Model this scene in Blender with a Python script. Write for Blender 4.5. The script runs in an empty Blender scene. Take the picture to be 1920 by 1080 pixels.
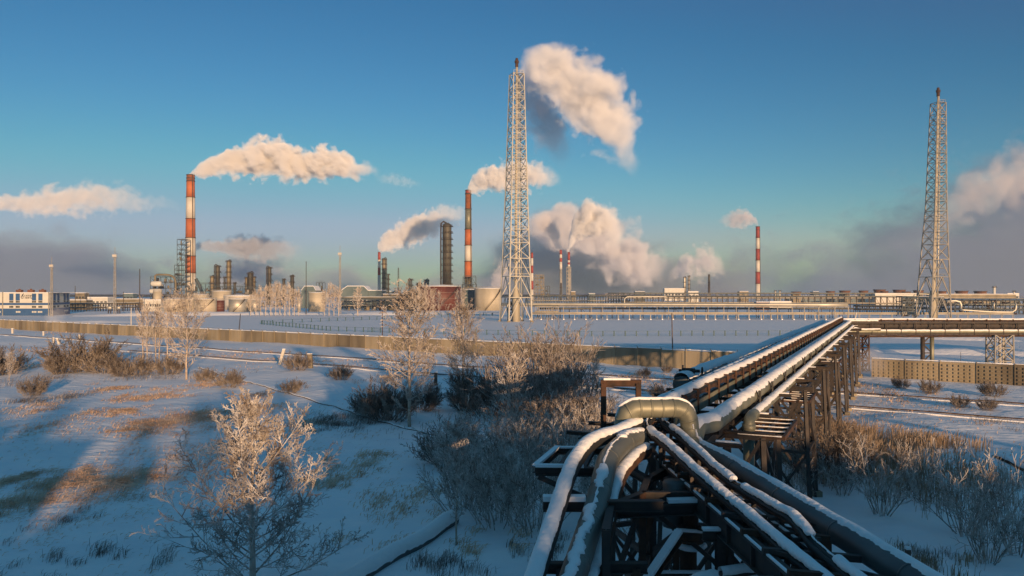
import bpy, bmesh, math, random
from mathutils import Vector, Matrix, noise as MN
rnd = random.Random(7)
R = math.radians
SC = bpy.context.scene
COL = SC.collection

# ------------------------------------------------------------------ camera, sky, sun, exposure
CAM_H = 11.5
FPX = 1493.3            # focal length in photo pixels (28 mm on 36 mm, 1920 px wide)
HOR = 548.0             # horizon row in the photo
cam_d = bpy.data.cameras.new("camera")
cam_d.lens = 28.0; cam_d.sensor_width = 36.0
cam_d.clip_start = 0.3; cam_d.clip_end = 30000
cam = bpy.data.objects.new("camera", cam_d); COL.objects.link(cam)
cam.location = (0, 0, CAM_H)
cam.rotation_euler = (R(90) + math.atan((HOR - 540) / FPX), 0, 0)
SC.camera = cam

SUN_EL, SUN_AZ = R(6.5), Vector((0.35, -0.94)).normalized()     # sun low, behind the camera and to its right
w = bpy.data.worlds.new("World"); SC.world = w; w.use_nodes = True
nt = w.node_tree; bg = nt.nodes["Background"]
sky = nt.nodes.new("ShaderNodeTexSky"); sky.sky_type = 'NISHITA'; sky.sun_disc = False
sky.sun_elevation = SUN_EL; sky.sun_rotation = math.atan2(SUN_AZ.x, SUN_AZ.y)
sky.air_density = 1.0; sky.dust_density = 0.0; sky.ozone_density = 5.0; sky.altitude = 100
_n = nt.nodes; _l = nt.links                     # grade of the sky's own colour: deeper overhead, as in crisp winter air
sp = _n.new("ShaderNodeSeparateColor"); cb = _n.new("ShaderNodeCombineColor"); _l.new(sky.outputs[0], sp.inputs[0])
for _i, (_p, _g) in enumerate(((1.75, 1.5), (1.42, .79), (1.3, .56))):
    _c = _n.new("ShaderNodeMath"); _c.operation = 'MINIMUM'; _c.inputs[1].default_value = 6.0; _l.new(sp.outputs[_i], _c.inputs[0])
    _q = _n.new("ShaderNodeMath"); _q.operation = 'POWER'; _q.inputs[1].default_value = _p; _l.new(_c.outputs[0], _q.inputs[0])
    _m = _n.new("ShaderNodeMath"); _m.operation = 'MULTIPLY'; _m.inputs[1].default_value = _g; _l.new(_q.outputs[0], _m.inputs[0])
    _f = _n.new("ShaderNodeMath"); _f.operation = 'MAXIMUM'; _f.inputs[1].default_value = (.27, .95, 1.66)[_i]; _l.new(_m.outputs[0], _f.inputs[0]); _m = _f
    _k = _n.new("ShaderNodeMath"); _k.operation = 'SMOOTH_MIN'; _k.inputs[1].default_value = (2.2, 2.95, 3.75)[_i]; _k.inputs[2].default_value = .6; _l.new(_m.outputs[0], _k.inputs[0]); _m = _k
    _x = _n.new("ShaderNodeMath"); _x.operation = 'SUBTRACT'; _l.new(sp.outputs[_i], _x.inputs[0]); _l.new(_c.outputs[0], _x.inputs[1])
    _a = _n.new("ShaderNodeMath"); _a.operation = 'MULTIPLY_ADD'; _a.inputs[1].default_value = 3.2; _l.new(_x.outputs[0], _a.inputs[0]); _l.new(_m.outputs[0], _a.inputs[2])
    _l.new(_a.outputs[0], cb.inputs[_i])
nt.links.new(cb.outputs[0], bg.inputs[0]); bg.inputs[1].default_value = 0.1
sd = bpy.data.lights.new("sun", 'SUN'); sd.energy = 4.0; sd.angle = R(0.7); sd.color = (1.0, 0.62, 0.33)
so = bpy.data.objects.new("sun", sd); COL.objects.link(so)
sun_vec = Vector((SUN_AZ.x * math.cos(SUN_EL), SUN_AZ.y * math.cos(SUN_EL), math.sin(SUN_EL)))
so.rotation_euler = sun_vec.to_track_quat('Z', 'Y').to_euler(); so.location = (60, -160, 60)
SC.view_settings.view_transform = 'Standard'; SC.view_settings.look = 'None'
SC.view_settings.gamma = 1.0; SC.view_settings.exposure = 0.55
cy = SC.cycles
cy.volume_bounces = 4; cy.max_bounces = 8; cy.diffuse_bounces = 3; cy.glossy_bounces = 2
cy.transparent_max_bounces = 12; cy.volume_max_steps = 256
cy.use_denoising = True
try: cy.denoiser = 'OPENIMAGEDENOISE'
except Exception: pass

# ------------------------------------------------------------------ placing helpers
def at(px, py, Y):                      # point seen at photo pixel (px,py) at distance Y
    return Vector(((px - 960) / FPX * Y, Y, CAM_H - (py - HOR) / FPX * Y))
def gp(px, py, z=0.0):                  # ground point seen at a photo pixel
    Y = (CAM_H - z) * FPX / (py - HOR)
    return Vector(((px - 960) / FPX * Y, Y, z))
def sm(a, b, t):
    t = max(0.0, min(1.0, (t - a) / (b - a))); return t * t * (3 - 2 * t)

# ------------------------------------------------------------------ materials
def mat(name, c1, c2=None, scale=1.0, rough=0.7, metal=0.0, bump=0.0, bscale=None, detail=4, c3=None, spots=None, fac=(0.35, 0.65), coord='Object', stretch=(1, 1, 1), bdist=0.05):
    m = bpy.data.materials.new(name); m.use_nodes = True
    n = m.node_tree.nodes; l = m.node_tree.links; p = n["Principled BSDF"]
    p.inputs["Roughness"].default_value = rough; p.inputs["Metallic"].default_value = metal
    p.inputs["Base Color"].default_value = (*c1, 1)
    tc = n.new("ShaderNodeTexCoord"); mp = n.new("ShaderNodeMapping"); mp.inputs["Scale"].default_value = stretch
    l.new(tc.outputs[coord], mp.inputs[0])
    if c2:
        nz = n.new("ShaderNodeTexNoise"); nz.inputs["Scale"].default_value = scale; nz.inputs["Detail"].default_value = detail
        l.new(mp.outputs[0], nz.inputs["Vector"])
        cr = n.new("ShaderNodeValToRGB"); e = cr.color_ramp.elements
        e[0].position = fac[0]; e[0].color = (*c1, 1); e[1].position = fac[1]; e[1].color = (*c2, 1)
        l.new(nz.outputs["Fac"], cr.inputs[0]); out = cr.outputs[0]
        if c3:
            n2 = n.new("ShaderNodeTexNoise"); n2.inputs["Scale"].default_value = spots[0]; n2.inputs["Detail"].default_value = 5
            l.new(mp.outputs[0], n2.inputs["Vector"])
            r2 = n.new("ShaderNodeValToRGB"); r2.color_ramp.elements[0].position = spots[1]; r2.color_ramp.elements[1].position = spots[2]
            r2.color_ramp.elements[0].color = (0, 0, 0, 1); r2.color_ramp.elements[1].color = (1, 1, 1, 1)
            l.new(n2.outputs["Fac"], r2.inputs[0])
            mx = n.new("ShaderNodeMix"); mx.data_type = 'RGBA'
            l.new(r2.outputs[0], mx.inputs[0]); l.new(out, mx.inputs[6]); mx.inputs[7].default_value = (*c3, 1)
            out = mx.outputs[2]
        l.new(out, p.inputs["Base Color"])
    if bump:
        nb = n.new("ShaderNodeTexNoise"); nb.inputs["Scale"].default_value = bscale or scale * 3; nb.inputs["Detail"].default_value = 5
        l.new(mp.outputs[0], nb.inputs["Vector"])
        bp = n.new("ShaderNodeBump"); bp.inputs["Strength"].default_value = bump; bp.inputs["Distance"].default_value = bdist
        l.new(nb.outputs["Fac"], bp.inputs["Height"]); l.new(bp.outputs[0], p.inputs["Normal"])
    return m
M = {}
M['snow'] = mat('snow', (.80, .82, .86), (.88, .88, .89), 0.35, rough=.75, bump=.7, bscale=.9, detail=8, bdist=.22, stretch=(.8, 1.3, 1))
M['snowcap'] = mat('snow_cap', (.80, .82, .85), (.86, .86, .87), 1.5, rough=.8, bump=.8, bscale=5, bdist=.07)
M['rust'] = mat('rusty_steel', (.030, .018, .013), (.085, .038, .020), 2.5, rough=.85, bump=.2, bscale=20)
M['darksteel'] = mat('dark_steel', (.018, .018, .020), (.052, .038, .030), 1.8, rough=.7, bump=.15, bscale=18)
M['greysteel'] = mat('grey_steel', (.22, .22, .20), (.34, .32, .29), .6, rough=.6, metal=.1)
M['whitesteel'] = mat('pale_painted_steel', (.40, .39, .34), (.52, .50, .44), .5, rough=.55)
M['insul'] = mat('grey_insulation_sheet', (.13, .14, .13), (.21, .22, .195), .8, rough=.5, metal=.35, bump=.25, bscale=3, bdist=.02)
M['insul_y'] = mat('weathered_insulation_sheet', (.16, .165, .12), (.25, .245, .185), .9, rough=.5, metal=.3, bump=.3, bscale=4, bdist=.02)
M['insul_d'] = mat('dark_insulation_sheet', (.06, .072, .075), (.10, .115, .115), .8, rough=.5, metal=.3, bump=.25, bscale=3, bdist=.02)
M['silver'] = mat('bright_aluminium', (.46, .44, .37), (.62, .59, .50), .15, rough=.55, metal=.7)
M['tank'] = mat('pale_tank_plate', (.33, .30, .23), (.50, .45, .35), .12, rough=.72, metal=.1, stretch=(1, 1, .35))
M['tankrust'] = mat('dark_red_tank_paint', (.075, .018, .014), (.12, .035, .025), .12, rough=.6)
M['concrete'] = mat('fence_concrete', (.21, .175, .115), (.29, .245, .17), .5, rough=.9, bump=.3, bscale=4, c3=(.12, .10, .075), spots=(.22, .58, .75), stretch=(1, 1, .25))
_n = M['concrete'].node_tree.nodes; _l = M['concrete'].node_tree.links; _oi = _n.new("ShaderNodeObjectInfo"); _hv = _n.new("ShaderNodeHueSaturation"); _mr = _n.new("ShaderNodeMapRange")
_mr.inputs[3].default_value = .72; _mr.inputs[4].default_value = 1.18; _p = _n["Principled BSDF"]; _src = _p.inputs["Base Color"].links[0].from_socket
_l.new(_oi.outputs["Random"], _mr.inputs[0]); _l.new(_mr.outputs[0], _hv.inputs["Value"]); _l.new(_src, _hv.inputs["Color"]); _l.new(_hv.outputs[0], _p.inputs["Base Color"])
M['orange'] = mat('orange_red_paint', (.36, .095, .03), (.47, .14, .05), .15, rough=.75)
M['red'] = mat('dull_red_paint', (.24, .035, .032), (.32, .06, .045), .1, rough=.75)
M['whitep'] = mat('off_white_paint', (.50, .47, .41), (.62, .58, .51), .12, rough=.75)
M['soot'] = mat('sooty_brown_paint', (.15, .05, .025), (.30, .10, .035), .2, rough=.85)
M['bluewall'] = mat('blue_cladding', (.020, .075, .19), (.025, .09, .22), .3, rough=.6)
M['creamwall'] = mat('cream_cladding', (.50, .49, .44), (.58, .57, .51), .3, rough=.6)
M['glass'] = mat('dark_window_glass', (.03, .035, .04), rough=.15)
M['signdark'] = mat('dark_sign_blue', (.02, .035, .06), rough=.6)
M['teal'] = mat('teal_post_paint', (.02, .07, .09), (.03, .09, .11), 1, rough=.6)
M['bluegrey'] = mat('blue_grey_cladding', (.07, .115, .13), (.11, .155, .165), .12, rough=.6)
M['darkblock'] = mat('dark_blue_steelwork', (.035, .055, .075), (.07, .09, .10), .3, rough=.7)
M['brick'] = mat('brown_tower_cladding', (.12, .055, .035), (.18, .08, .05), .3, rough=.85)
M['column'] = mat('column_plate', (.13, .11, .07), (.24, .20, .13), .15, rough=.6, metal=.2)
M['columnd'] = mat('dark_column_plate', (.035, .037, .033), (.10, .095, .075), .15, rough=.6, metal=.2, stretch=(1, 1, .4))
M['cable'] = mat('black_cable', (.02, .02, .02), rough=.7)
M['bark'] = mat('frosted_bark', (.34, .27, .21), (.52, .44, .36), 1.6, rough=.9, c3=(.10, .07, .055), spots=(3.5, .56, .66))
M['darkbark'] = mat('dark_bark', (.07, .05, .04), (.15, .11, .085), 2, rough=.95)
M['frost'] = mat('frosted_twigs', (.20, .16, .13), (.56, .51, .46), .9, rough=.9, fac=(.38, .62))
M['frostw'] = mat('heavily_frosted_twigs', (.20, .16, .13), (.66, .63, .60), 1.6, rough=.9, fac=(.36, .66))
M['twig'] = mat('brown_twigs', (.09, .072, .06), (.30, .26, .225), .8, rough=.95, fac=(.4, .65))
M['twigm'] = mat('lightly_frosted_brown_twigs', (.12, .095, .08), (.46, .42, .39), 1.0, rough=.95, fac=(.42, .66))
M['frostfar'] = mat('cream_frosted_twigs', (.36, .30, .25), (.62, .56, .49), .6, rough=.9)
M['straw'] = mat('dry_straw', (.47, .28, .16), (.72, .55, .41), .7, rough=.9, fac=(.35, .65))
M['reed'] = mat('brown_reed', (.24, .155, .09), (.42, .32, .22), .7, rough=.9, fac=(.35, .65))

# ------------------------------------------------------------------ mesh helpers
class MB:
    def __init__(s): s.v = []; s.f = []
    def add(s, vs, fs):
        o = len(s.v); s.v.extend(vs); s.f.extend([tuple(i + o for i in f) for f in fs])
    def box(s, c, d, rz=0.0):
        x, y, z = c; a, b, h = d[0] / 2, d[1] / 2, d[2] / 2; ca, sa = math.cos(rz), math.sin(rz)
        vs = [(x + ca * i * a - sa * j * b, y + sa * i * a + ca * j * b, z + k * h) for k in (-1, 1) for j in (-1, 1) for i in (-1, 1)]
        s.add(vs, [(0, 2, 3, 1), (4, 5, 7, 6), (0, 1, 5, 4), (2, 6, 7, 3), (0, 4, 6, 2), (1, 3, 7, 5)])
    def beam(s, a, b, w, h=None, up=(0, 0, 1)):
        h = h or w; a = Vector(a); b = Vector(b); d = b - a
        if d.length < 1e-5: return
        d.normalize(); u = Vector(up)
        if abs(d.dot(u)) > .97: u = Vector((0, 1, 0))
        x = d.cross(u).normalized() * (w / 2); y = x.cross(d).normalized() * (h / 2)
        vs = [tuple(p + i * x + j * y) for p in (a, b) for (i, j) in ((-1, -1), (1, -1), (1, 1), (-1, 1))]
        s.add(vs, [(0, 1, 2, 3), (7, 6, 5, 4), (0, 4, 5, 1), (1, 5, 6, 2), (2, 6, 7, 3), (3, 7, 4, 0)])
    def ibeam(s, a, b, w, h, t=None, up=(0, 0, 1)):
        t = t or w * .12; a = Vector(a); b = Vector(b); d = (b - a).normalized(); u = Vector(up)
        if abs(d.dot(u)) > .97: u = Vector((0, 1, 0))
        x = d.cross(u).normalized(); y = x.cross(d).normalized()
        s.beam(a + y * (h / 2 - t / 2), b + y * (h / 2 - t / 2), w, t, up); s.beam(a - y * (h / 2 - t / 2), b - y * (h / 2 - t / 2), w, t, up)
        s.beam(a, b, t, h - 2 * t, up)
    def tube(s, pts, r, n=10, cap=True):
        pts = [Vector(p) for p in pts]; k = len(pts)
        rs = r if isinstance(r, (list, tuple)) else [r] * k
        o = len(s.v); u = None
        for i, p in enumerate(pts):
            d = (pts[min(i + 1, k - 1)] - pts[max(i - 1, 0)])
            if d.length < 1e-7: d = Vector((0, 0, 1))
            d.normalize()
            if u is None:
                u = d.cross(Vector((0, 0, 1)))
                if u.length < .05: u = d.cross(Vector((0, 1, 0)))
                u.normalize()
            else:
                u = (u - d * u.dot(d)).normalized()
            q = d.cross(u)
            for j in range(n):
                a = 2 * math.pi * j / n
                s.v.append(tuple(p + (u * math.cos(a) + q * math.sin(a)) * rs[i]))
        for i in range(k - 1):
            for j in range(n):
                j2 = (j + 1) % n
                s.f.append((o + i * n + j, o + i * n + j2, o + (i + 1) * n + j2, o + (i + 1) * n + j))
        if cap:
            s.f.append(tuple(o + j for j in reversed(range(n)))); s.f.append(tuple(o + (k - 1) * n + j for j in range(n)))
    def cyl(s, c, r, z0, z1, n=24, r1=None, cap=True):
        r1 = r if r1 is None else r1
        s.tube([(c[0], c[1], z0), (c[0], c[1], z1)], [r, r1], n, cap)
    def lathe(s, c, prof, n=24):      # prof: (r,z) bottom to top
        s.tube([(c[0], c[1], z) for r, z in prof], [max(r, .001) for r, z in prof], n, True)
def build(name, mb, m, parent=None, smooth=False, loc=None):
    me = bpy.data.meshes.new(name); me.from_pydata([tuple(v) for v in mb.v], [], mb.f); me.update()
    if smooth: me.polygons.foreach_set('use_smooth', [True] * len(me.polygons))
    if m is not None: me.materials.append(M[m] if isinstance(m, str) else m)
    o = bpy.data.objects.new(name, me); COL.objects.link(o)
    if parent is not None:
        o.parent = parent
        if not parent.get('_loc0'): pass
    if loc: o.location = loc
    if smooth == 'auto':
        pass
    return o
def tag(o, label=None, cat=None, group=None, kind=None):
    if label: o['label'] = label
    if cat: o['category'] = cat
    if group: o['group'] = group
    if kind: o['kind'] = kind
    return o
class Thing:
    """an Empty at the thing's base; part meshes are given in world coordinates and shifted to the base"""
    def __init__(s, name, label, cat, base=(0, 0, 0), group=None):
        s.o = bpy.data.objects.new(name, None); COL.objects.link(s.o); s.b = Vector(base); s.o.location = s.b
        s.o.empty_display_size = .5
        tag(s.o, label, cat, group)
    def part(s, name, mb, m, smooth=False, parent=None, label=None):
        b = s.b; mb.v = [(v[0] - b.x, v[1] - b.y, v[2] - b.z) for v in mb.v]
        o = build(name, mb, m, parent or s.o, smooth)
        if label: o['label'] = label
        return o
def struct(name, mb, m, smooth=False, kind='structure'):
    o = build(name, mb, m, None, smooth); o['kind'] = kind; return o
def copy_thing(o, loc, rz=0.0, sc=1.0, label=None, group=None):
    r = o.copy(); COL.objects.link(r); r.location = loc; r.rotation_euler = (0, 0, rz)
    r.scale = sc if isinstance(sc, (tuple, list)) else (sc, sc, sc)
    if label: r['label'] = label
    if group: r['group'] = group
    for ch in list(o.children):
        c = ch.copy(); COL.objects.link(c); c.parent = r
        for g in list(ch.children):
            d = g.copy(); COL.objects.link(d); d.parent = c
    return r
def one(px_list):
    return px_list
def catmull(pts, step=.4):
    pts = [Vector(p) for p in pts]; P = [2 * pts[0] - pts[1]] + pts + [2 * pts[-1] - pts[-2]]; out = []
    for i in range(1, len(P) - 2):
        n = max(1, int((P[i + 1] - P[i]).length / step))
        for k in range(n):
            t = k / n; a, b, c, d = P[i - 1], P[i], P[i + 1], P[i + 2]
            out.append(.5 * ((2 * b) + (c - a) * t + (2 * a - 5 * b + 4 * c - d) * t * t + (3 * b - a - 3 * c + d) * t ** 3))
    out.append(pts[-1]); return out
def line(a, b, step):
    a = Vector(a); b = Vector(b); n = max(1, int((b - a).length / step)); return [a.lerp(b, i / n) for i in range(n + 1)]
# ------------------------------------------------------------------ ground: one snow sheet out to the horizon
A_L0 = Vector((-164.6, 256, 0)); A_L1 = Vector((62, 97, 0))           # line of the concrete fence
FD = (A_L1 - A_L0).normalized(); FN = Vector((-FD.y, FD.x, 0))        # along, and away from the camera
def fdist(x, y): return (x - A_L0.x) * FN.x + (y - A_L0.y) * FN.y     # >0 beyond the fence
def gh(x, y):
    """snow height"""
    d = fdist(x, y); r = math.hypot(x, y)
    near = sm(30, 0, d) 
    z = 0.0
    if r < 420:
        a = MN.noise((x * .045, y * .045, 3.1)) * .55 + MN.noise((x * .15, y * .15, 7.7)) * .17
        z += a * (near * .9 + .10)
        if r < 190:
            z += (MN.noise((x * .5, y * .5, 1.3)) * .12 + MN.noise((x * 1.3 + y * .3, y * 2.2, 5.3)) * .045 + max(0, MN.noise((x * 2.6, y * 2.6, 8)) - .25) * .10) * near
    if -34 < d < 0:                                                    # the railway bed, packed and rutted
        e = sm(-34, -28, d) * sm(-3, -7, d)
        z = z * (1 - .6 * e) + (.12 + .10 * MN.noise((x * .9, y * .9, 11)) + .06 * MN.noise((x * 2.1, y * 2.1, 4))) * e
    if -1 < d < 14 and r < 320:                                        # drift and ploughed heaps along the fence
        z += max(0, MN.noise((x * .22, y * .22, 9.0))) * 1.1 * sm(2, 5, d) * sm(14, 8, d) * sm(30, 60, x) 
    if abs(d + 1.2) < 2.5: z += .22 * (1 - abs(d + 1.2) / 2.5) * (.6 + MN.noise((x * .4, y * .4, 2.0)))
    return z
def build_ground():
    ys = [-60, -30, -10, 0]; y = 6.0
    while y < 140: ys.append(y); y += .45 + y * .007
    while y < 420: ys.append(y); y += 1.5 + (y - 140) * .02
    while y < 9000: ys.append(y); y *= 1.12
    us = [-1 + 2 * i / 240 for i in range(241)]
    v = []; f = []
    for y in ys:
        for u in us:
            x = u * (40 + max(y, 0) * .95); v.append((x, y, gh(x, y) if 0 < y < 420 else 0))
    n = len(us)
    for i in range(len(ys) - 1):
        for j in range(n - 1): f.append((i * n + j, i * n + j + 1, (i + 1) * n + j + 1, (i + 1) * n + j))
    mb = MB(); mb.v = v; mb.f = f
    struct('snow_ground', mb, 'snow', smooth=True)
build_ground()
def onz(p): p = Vector(p); p.z = gh(p.x, p.y); return p

# ------------------------------------------------------------------ railway: two buried tracks in front of the fence
def fpt(s, d): return A_L0 + FD * s + FN * d
def track(off, s0, s1, name, label):
    t = Thing(name, label, 'railway track', fpt((s0 + s1) / 2, off))
    for k, sgn in enumerate((-1, 1)):
        mb = MB(); pts = []; s = s0
        while s < s1: p = fpt(s, off + sgn * .76); pts.append((p.x, p.y, max(gh(p.x, p.y) + .05, .12) + .03)); s += 3.0
        for a, b in zip(pts[:-1], pts[1:]): mb.beam(a, b, .08, .10)
        t.part('rail', mb, 'rust')
        mb = MB()
        for a, b in zip(pts[:-1], pts[1:]):                            # a loaf of snow pressed against the rail
            o_ = FN * sgn * .22; mb.beam(Vector(a) + o_ - Vector((0, 0, .02)), Vector(b) + o_ - Vector((0, 0, .02)), .3, .12)
        t.part('snow_ridge', mb, 'snowcap')
    return t
track(-19.5, -40, 330, 'railway_track', 'snow choked railway track nearer to the concrete fence')
track(-31.0, 130, 345, 'railway_track', 'snow choked railway track farther out from the concrete fence')

# ------------------------------------------------------------------ concrete fence (left run with plain panels, right run with waffle panels)
def fence_run(s0, s1, label, waffle):
    t = Thing('concrete_fence', label, 'fence', fpt((s0 + s1) / 2, 0)); L = 4.05; n = int(round((s1 - s0) / L)); H = 2.65
    ang = math.atan2(FD.y, FD.x)
    for i in range(n):
        a = fpt(s0 + i * L, 0); b = fpt(s0 + (i + 1) * L - .06, 0); c = (a + b) / 2; zb = -.3 + rnd.uniform(-.05, .05); top = H + rnd.uniform(-.12, .12)
        mb = MB(); mb.box((c.x, c.y, (top + zb) / 2), (L - .08, .14, top - zb), ang + rnd.uniform(-.018, .018))
        cam_side = -FN
        if waffle:
            for k in range(6):
                for q in range(5):
                    p = a + FD * (.36 + k * .62) + cam_side * .12; z = .35 + q * .46
                    mb.box((p.x + FD.x * .05, p.y + FD.y * .05, z), (.34, .16, .26), ang)
            for q in (0, 1):
                p = c + cam_side * .08; mb.box((p.x, p.y, (top - .12) if q else .08), (L - .1, .05, .16), ang)
        else:
            for k in range(3):
                p = a + FD * (.5 + k * 1.45) + cam_side * .085; mb.box((p.x, p.y, (top - .15 + zb) / 2), (.05, .03, top - zb - .5), ang)
        t.part('panel', mb, 'concrete')
    mb = MB(); mc = MB()
    for i in range(n + 1):
        mb = MB(); a = fpt(s0 + i * L - .03, -.10); mb.box((a.x, a.y, H / 2 + .05), (.09, .2, H + .2), ang)
        if not waffle:
            a2 = fpt(s0 + i * L + .5, 0); mc.box((a2.x, a2.y, H + .12), (.35, .3, .16), ang)
            mb.beam((a.x, a.y, H), (a.x - FN.x * .35, a.y - FN.y * .35, H + .4), .06)
        t.part('post', mb, 'concrete')
    for i in range(0, n * 4):                                          # lumpy snow lying on top of the panels
        a = fpt(s0 + i * L / 4, 0); b = fpt(s0 + (i + 1) * L / 4, 0); h = .06 + .10 * max(0, MN.noise((i * .37, s0, 0)) + .3)
        mc.beam((a.x, a.y, H + .07), (b.x, b.y, H + .07), .2, h)
    t.part('snow_cover', mc, 'snowcap')
    if not waffle:
        mw = MB()
        for i in range(n):
            a = fpt(s0 + i * L, -.35); b = fpt(s0 + (i + 1) * L, -.35)
            mw.beam((a.x, a.y, H + .4), (b.x, b.y, H + .4), .018); mw.beam((a.x, a.y, H + .22), (b.x, b.y, H + .22), .018)
        t.part('wire', mw, 'cable')
    return t
SL = (A_L1 - A_L0).length
fence_run(-62, 253.2, 'long plain concrete panel fence running from the left edge behind the birches', False)
fence_run(260, SL + 42, 'concrete fence of waffle pattern panels at the right edge under the pipe bridge', True)

# ------------------------------------------------------------------ sports field fence of teal posts
def post_row(name, label, pts, spacing, h=1.35, gate=None):
    P = [Vector(p) for p in pts]; t = Thing(name, label, 'fence', P[0]); mr = MB(); k = 0
    for a, b in zip(P[:-1], P[1:]):
        n = max(1, int((b - a).length / spacing)); d = (b - a) / n
        for i in range(n):
            p = a + d * i; z = gh(p.x, p.y)
            if k < 98:
                mb = MB(); mb.box((p.x, p.y, z + h / 2), (.30, .2, h)); mb.box((p.x, p.y, z + h + .03), (.26, .22, .07)); t.part('post', mb, 'teal')
            q = a + d * (i + 1); z2 = gh(q.x, q.y)
            mr.beam((p.x, p.y, z + h - .06), (q.x, q.y, z2 + h - .06), .06); mr.beam((p.x, p.y, z + .25), (q.x, q.y, z2 + .25), .04); k += 1
    t.part('rail', mr, 'teal')
    if gate:
        g = Vector(gate); mb = MB(); z = gh(g.x, g.y)
        for q in range(5): mb.beam((g.x, g.y, z + .2 + q * .25), (g.x + 3.6, g.y - .3, z + .2 + q * .25), .05)
        for q in (0, 1.8, 3.6): mb.beam((g.x + q, g.y - q * .08, z), (g.x + q, g.y - q * .08, z + 1.4), .09)
        t.part('gate', mb, 'teal')
post_row('field_fence', 'low teal post fence nearer side of the snowy sports field', [(-90, 286, 0), (-53.8, 236, 0), (-16, 217, 0), (20.8, 208, 0), (68, 211, 0), (135, 215, 0)], 2.95, gate=(-41.5, 229.3, 0))
post_row('field_fence', 'low teal post fence along the far left side of the snowy sports field', [(-90, 287, 0), (-75, 312, 0), (-49, 345, 0), (-7, 392, 0)], 4.2)
post_row('field_fence', 'low teal post fence before the big dark red tank', [(-60, 402, 0), (-5, 395, 0)], 4.4)

# ------------------------------------------------------------------ snow ridges beyond the fence
def ridge(label, a, b, w_, h_, seed):
    mb = MB(); pts = line(a, b, 3.0); n = 7
    for i, p in enumerate(pts):
        d = (Vector(b) - Vector(a)).normalized(); nn = Vector((-d.y, d.x, 0)); e = math.sin(math.pi * min(1, max(0.02, i / (len(pts) - 1)))) ** .4
        for j in range(n):
            u = -1 + 2 * j / (n - 1); hh = (1 - u * u) * h_ * e * (1 + .5 * MN.noise((p.x * .1 + seed, p.y * .1, j * .4)))
            q = p + nn * u * w_ * (1 + .3 * MN.noise((p.x * .07, seed, u))); mb.v.append((q.x, q.y, hh - .05))
    for i in range(len(pts) - 1):
        for j in range(n - 1): mb.f.append((i * n + j, i * n + j + 1, (i + 1) * n + j + 1, (i + 1) * n + j))
    o = struct('snow_bank', mb, 'snow', True)
ridge('', gp(140, 593), gp(640, 589), 7, 1.6, 1)
ridge('', gp(0, 606), gp(270, 604), 5, .9, 2)
ridge('', gp(470, 625), gp(620, 632), 3, .9, 3)
ridge('', gp(640, 590), gp(940, 590), 8, 1.8, 4)
ridge('', gp(1650, 632), gp(1920, 640), 4, .9, 5)
ridge('', gp(1400, 652), gp(1980, 668), 4, 1.0, 6)
# ------------------------------------------------------------------ the works buildings behind the photographer, unseen; blocks and gaps shaped to shade and streak the foreground
def works_block(label, x0, x1, y0, y1, h, extras=()):
    t = Thing('works_building', label, 'building', ((x0 + x1) / 2, (y0 + y1) / 2, 0))
    mb = MB(); mb.box(((x0 + x1) / 2, (y0 + y1) / 2, h / 2 - .2), (x1 - x0, y1 - y0, h + .4)); t.part('wall', mb, 'brick')
    mb = MB(); mb.box(((x0 + x1) / 2, (y0 + y1) / 2, h + .13), (x1 - x0 + .5, y1 - y0 + .5, .22)); t.part('roof', mb, 'snowcap')
    for (ex, ey, ew, eh) in extras:
        mb = MB(); mb.box((ex, ey, h + .24 + eh / 2), (ew, ew * .8, eh)); mb.box((ex, ey, h + .28 + eh), (ew * 1.2, ew, .08)); t.part('added_roof_vent', mb, 'greysteel')  # vents added to break up the roof's shadow edge
works_block('brown works building behind the viewpoint, block farthest right', 38, 80, -34, -16, 9.1, [(42, -20, 1.5, 1.8), (55, -20, 2.5, 1.0), (66, -20, 1.2, 2.0)])
works_block('brown works building behind the viewpoint, right block', 14.5, 37.5, -34, -16, 10.5, [(17, -20, 1.6, 1.2), (22, -20, 1.2, 1.6), (30, -22, 3, 1.0)])
works_block('brown works building behind the viewpoint, narrow low block', 8.2, 14.2, -34, -16, 9.3, [(10, -20, .8, 1.6), (12.5, -18, 1.2, .9)])
works_block('brown works building behind the viewpoint, lowest middle block', .8, 7.6, -34, -16, 7.6, [(3, -20, .8, 1.6), (6, -18, 1.0, 1.2)])
works_block('brown works building behind the viewpoint, first left block', -9.4, -3.2, -34, -16, 9.5, [(-7, -20, 1.6, 1.0)])
works_block('brown works building behind the viewpoint, second left block', -16.0, -10.6, -34, -16, 10.4, [(-13, -20, 1.6, 1.0)])
works_block('brown works building behind the viewpoint, third left block', -29, -17.2, -34, -16, 9.7, [(-20, -20, 2, 1.2), (-26, -20, 1.4, 2.2)])
works_block('brown works building behind the viewpoint, farthest left block', -62, -30.5, -34, -16, 10.7, [(-40, -20, 2.4, .8), (-50, -20, 2.4, 1.8)])
YA = 700.0
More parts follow.
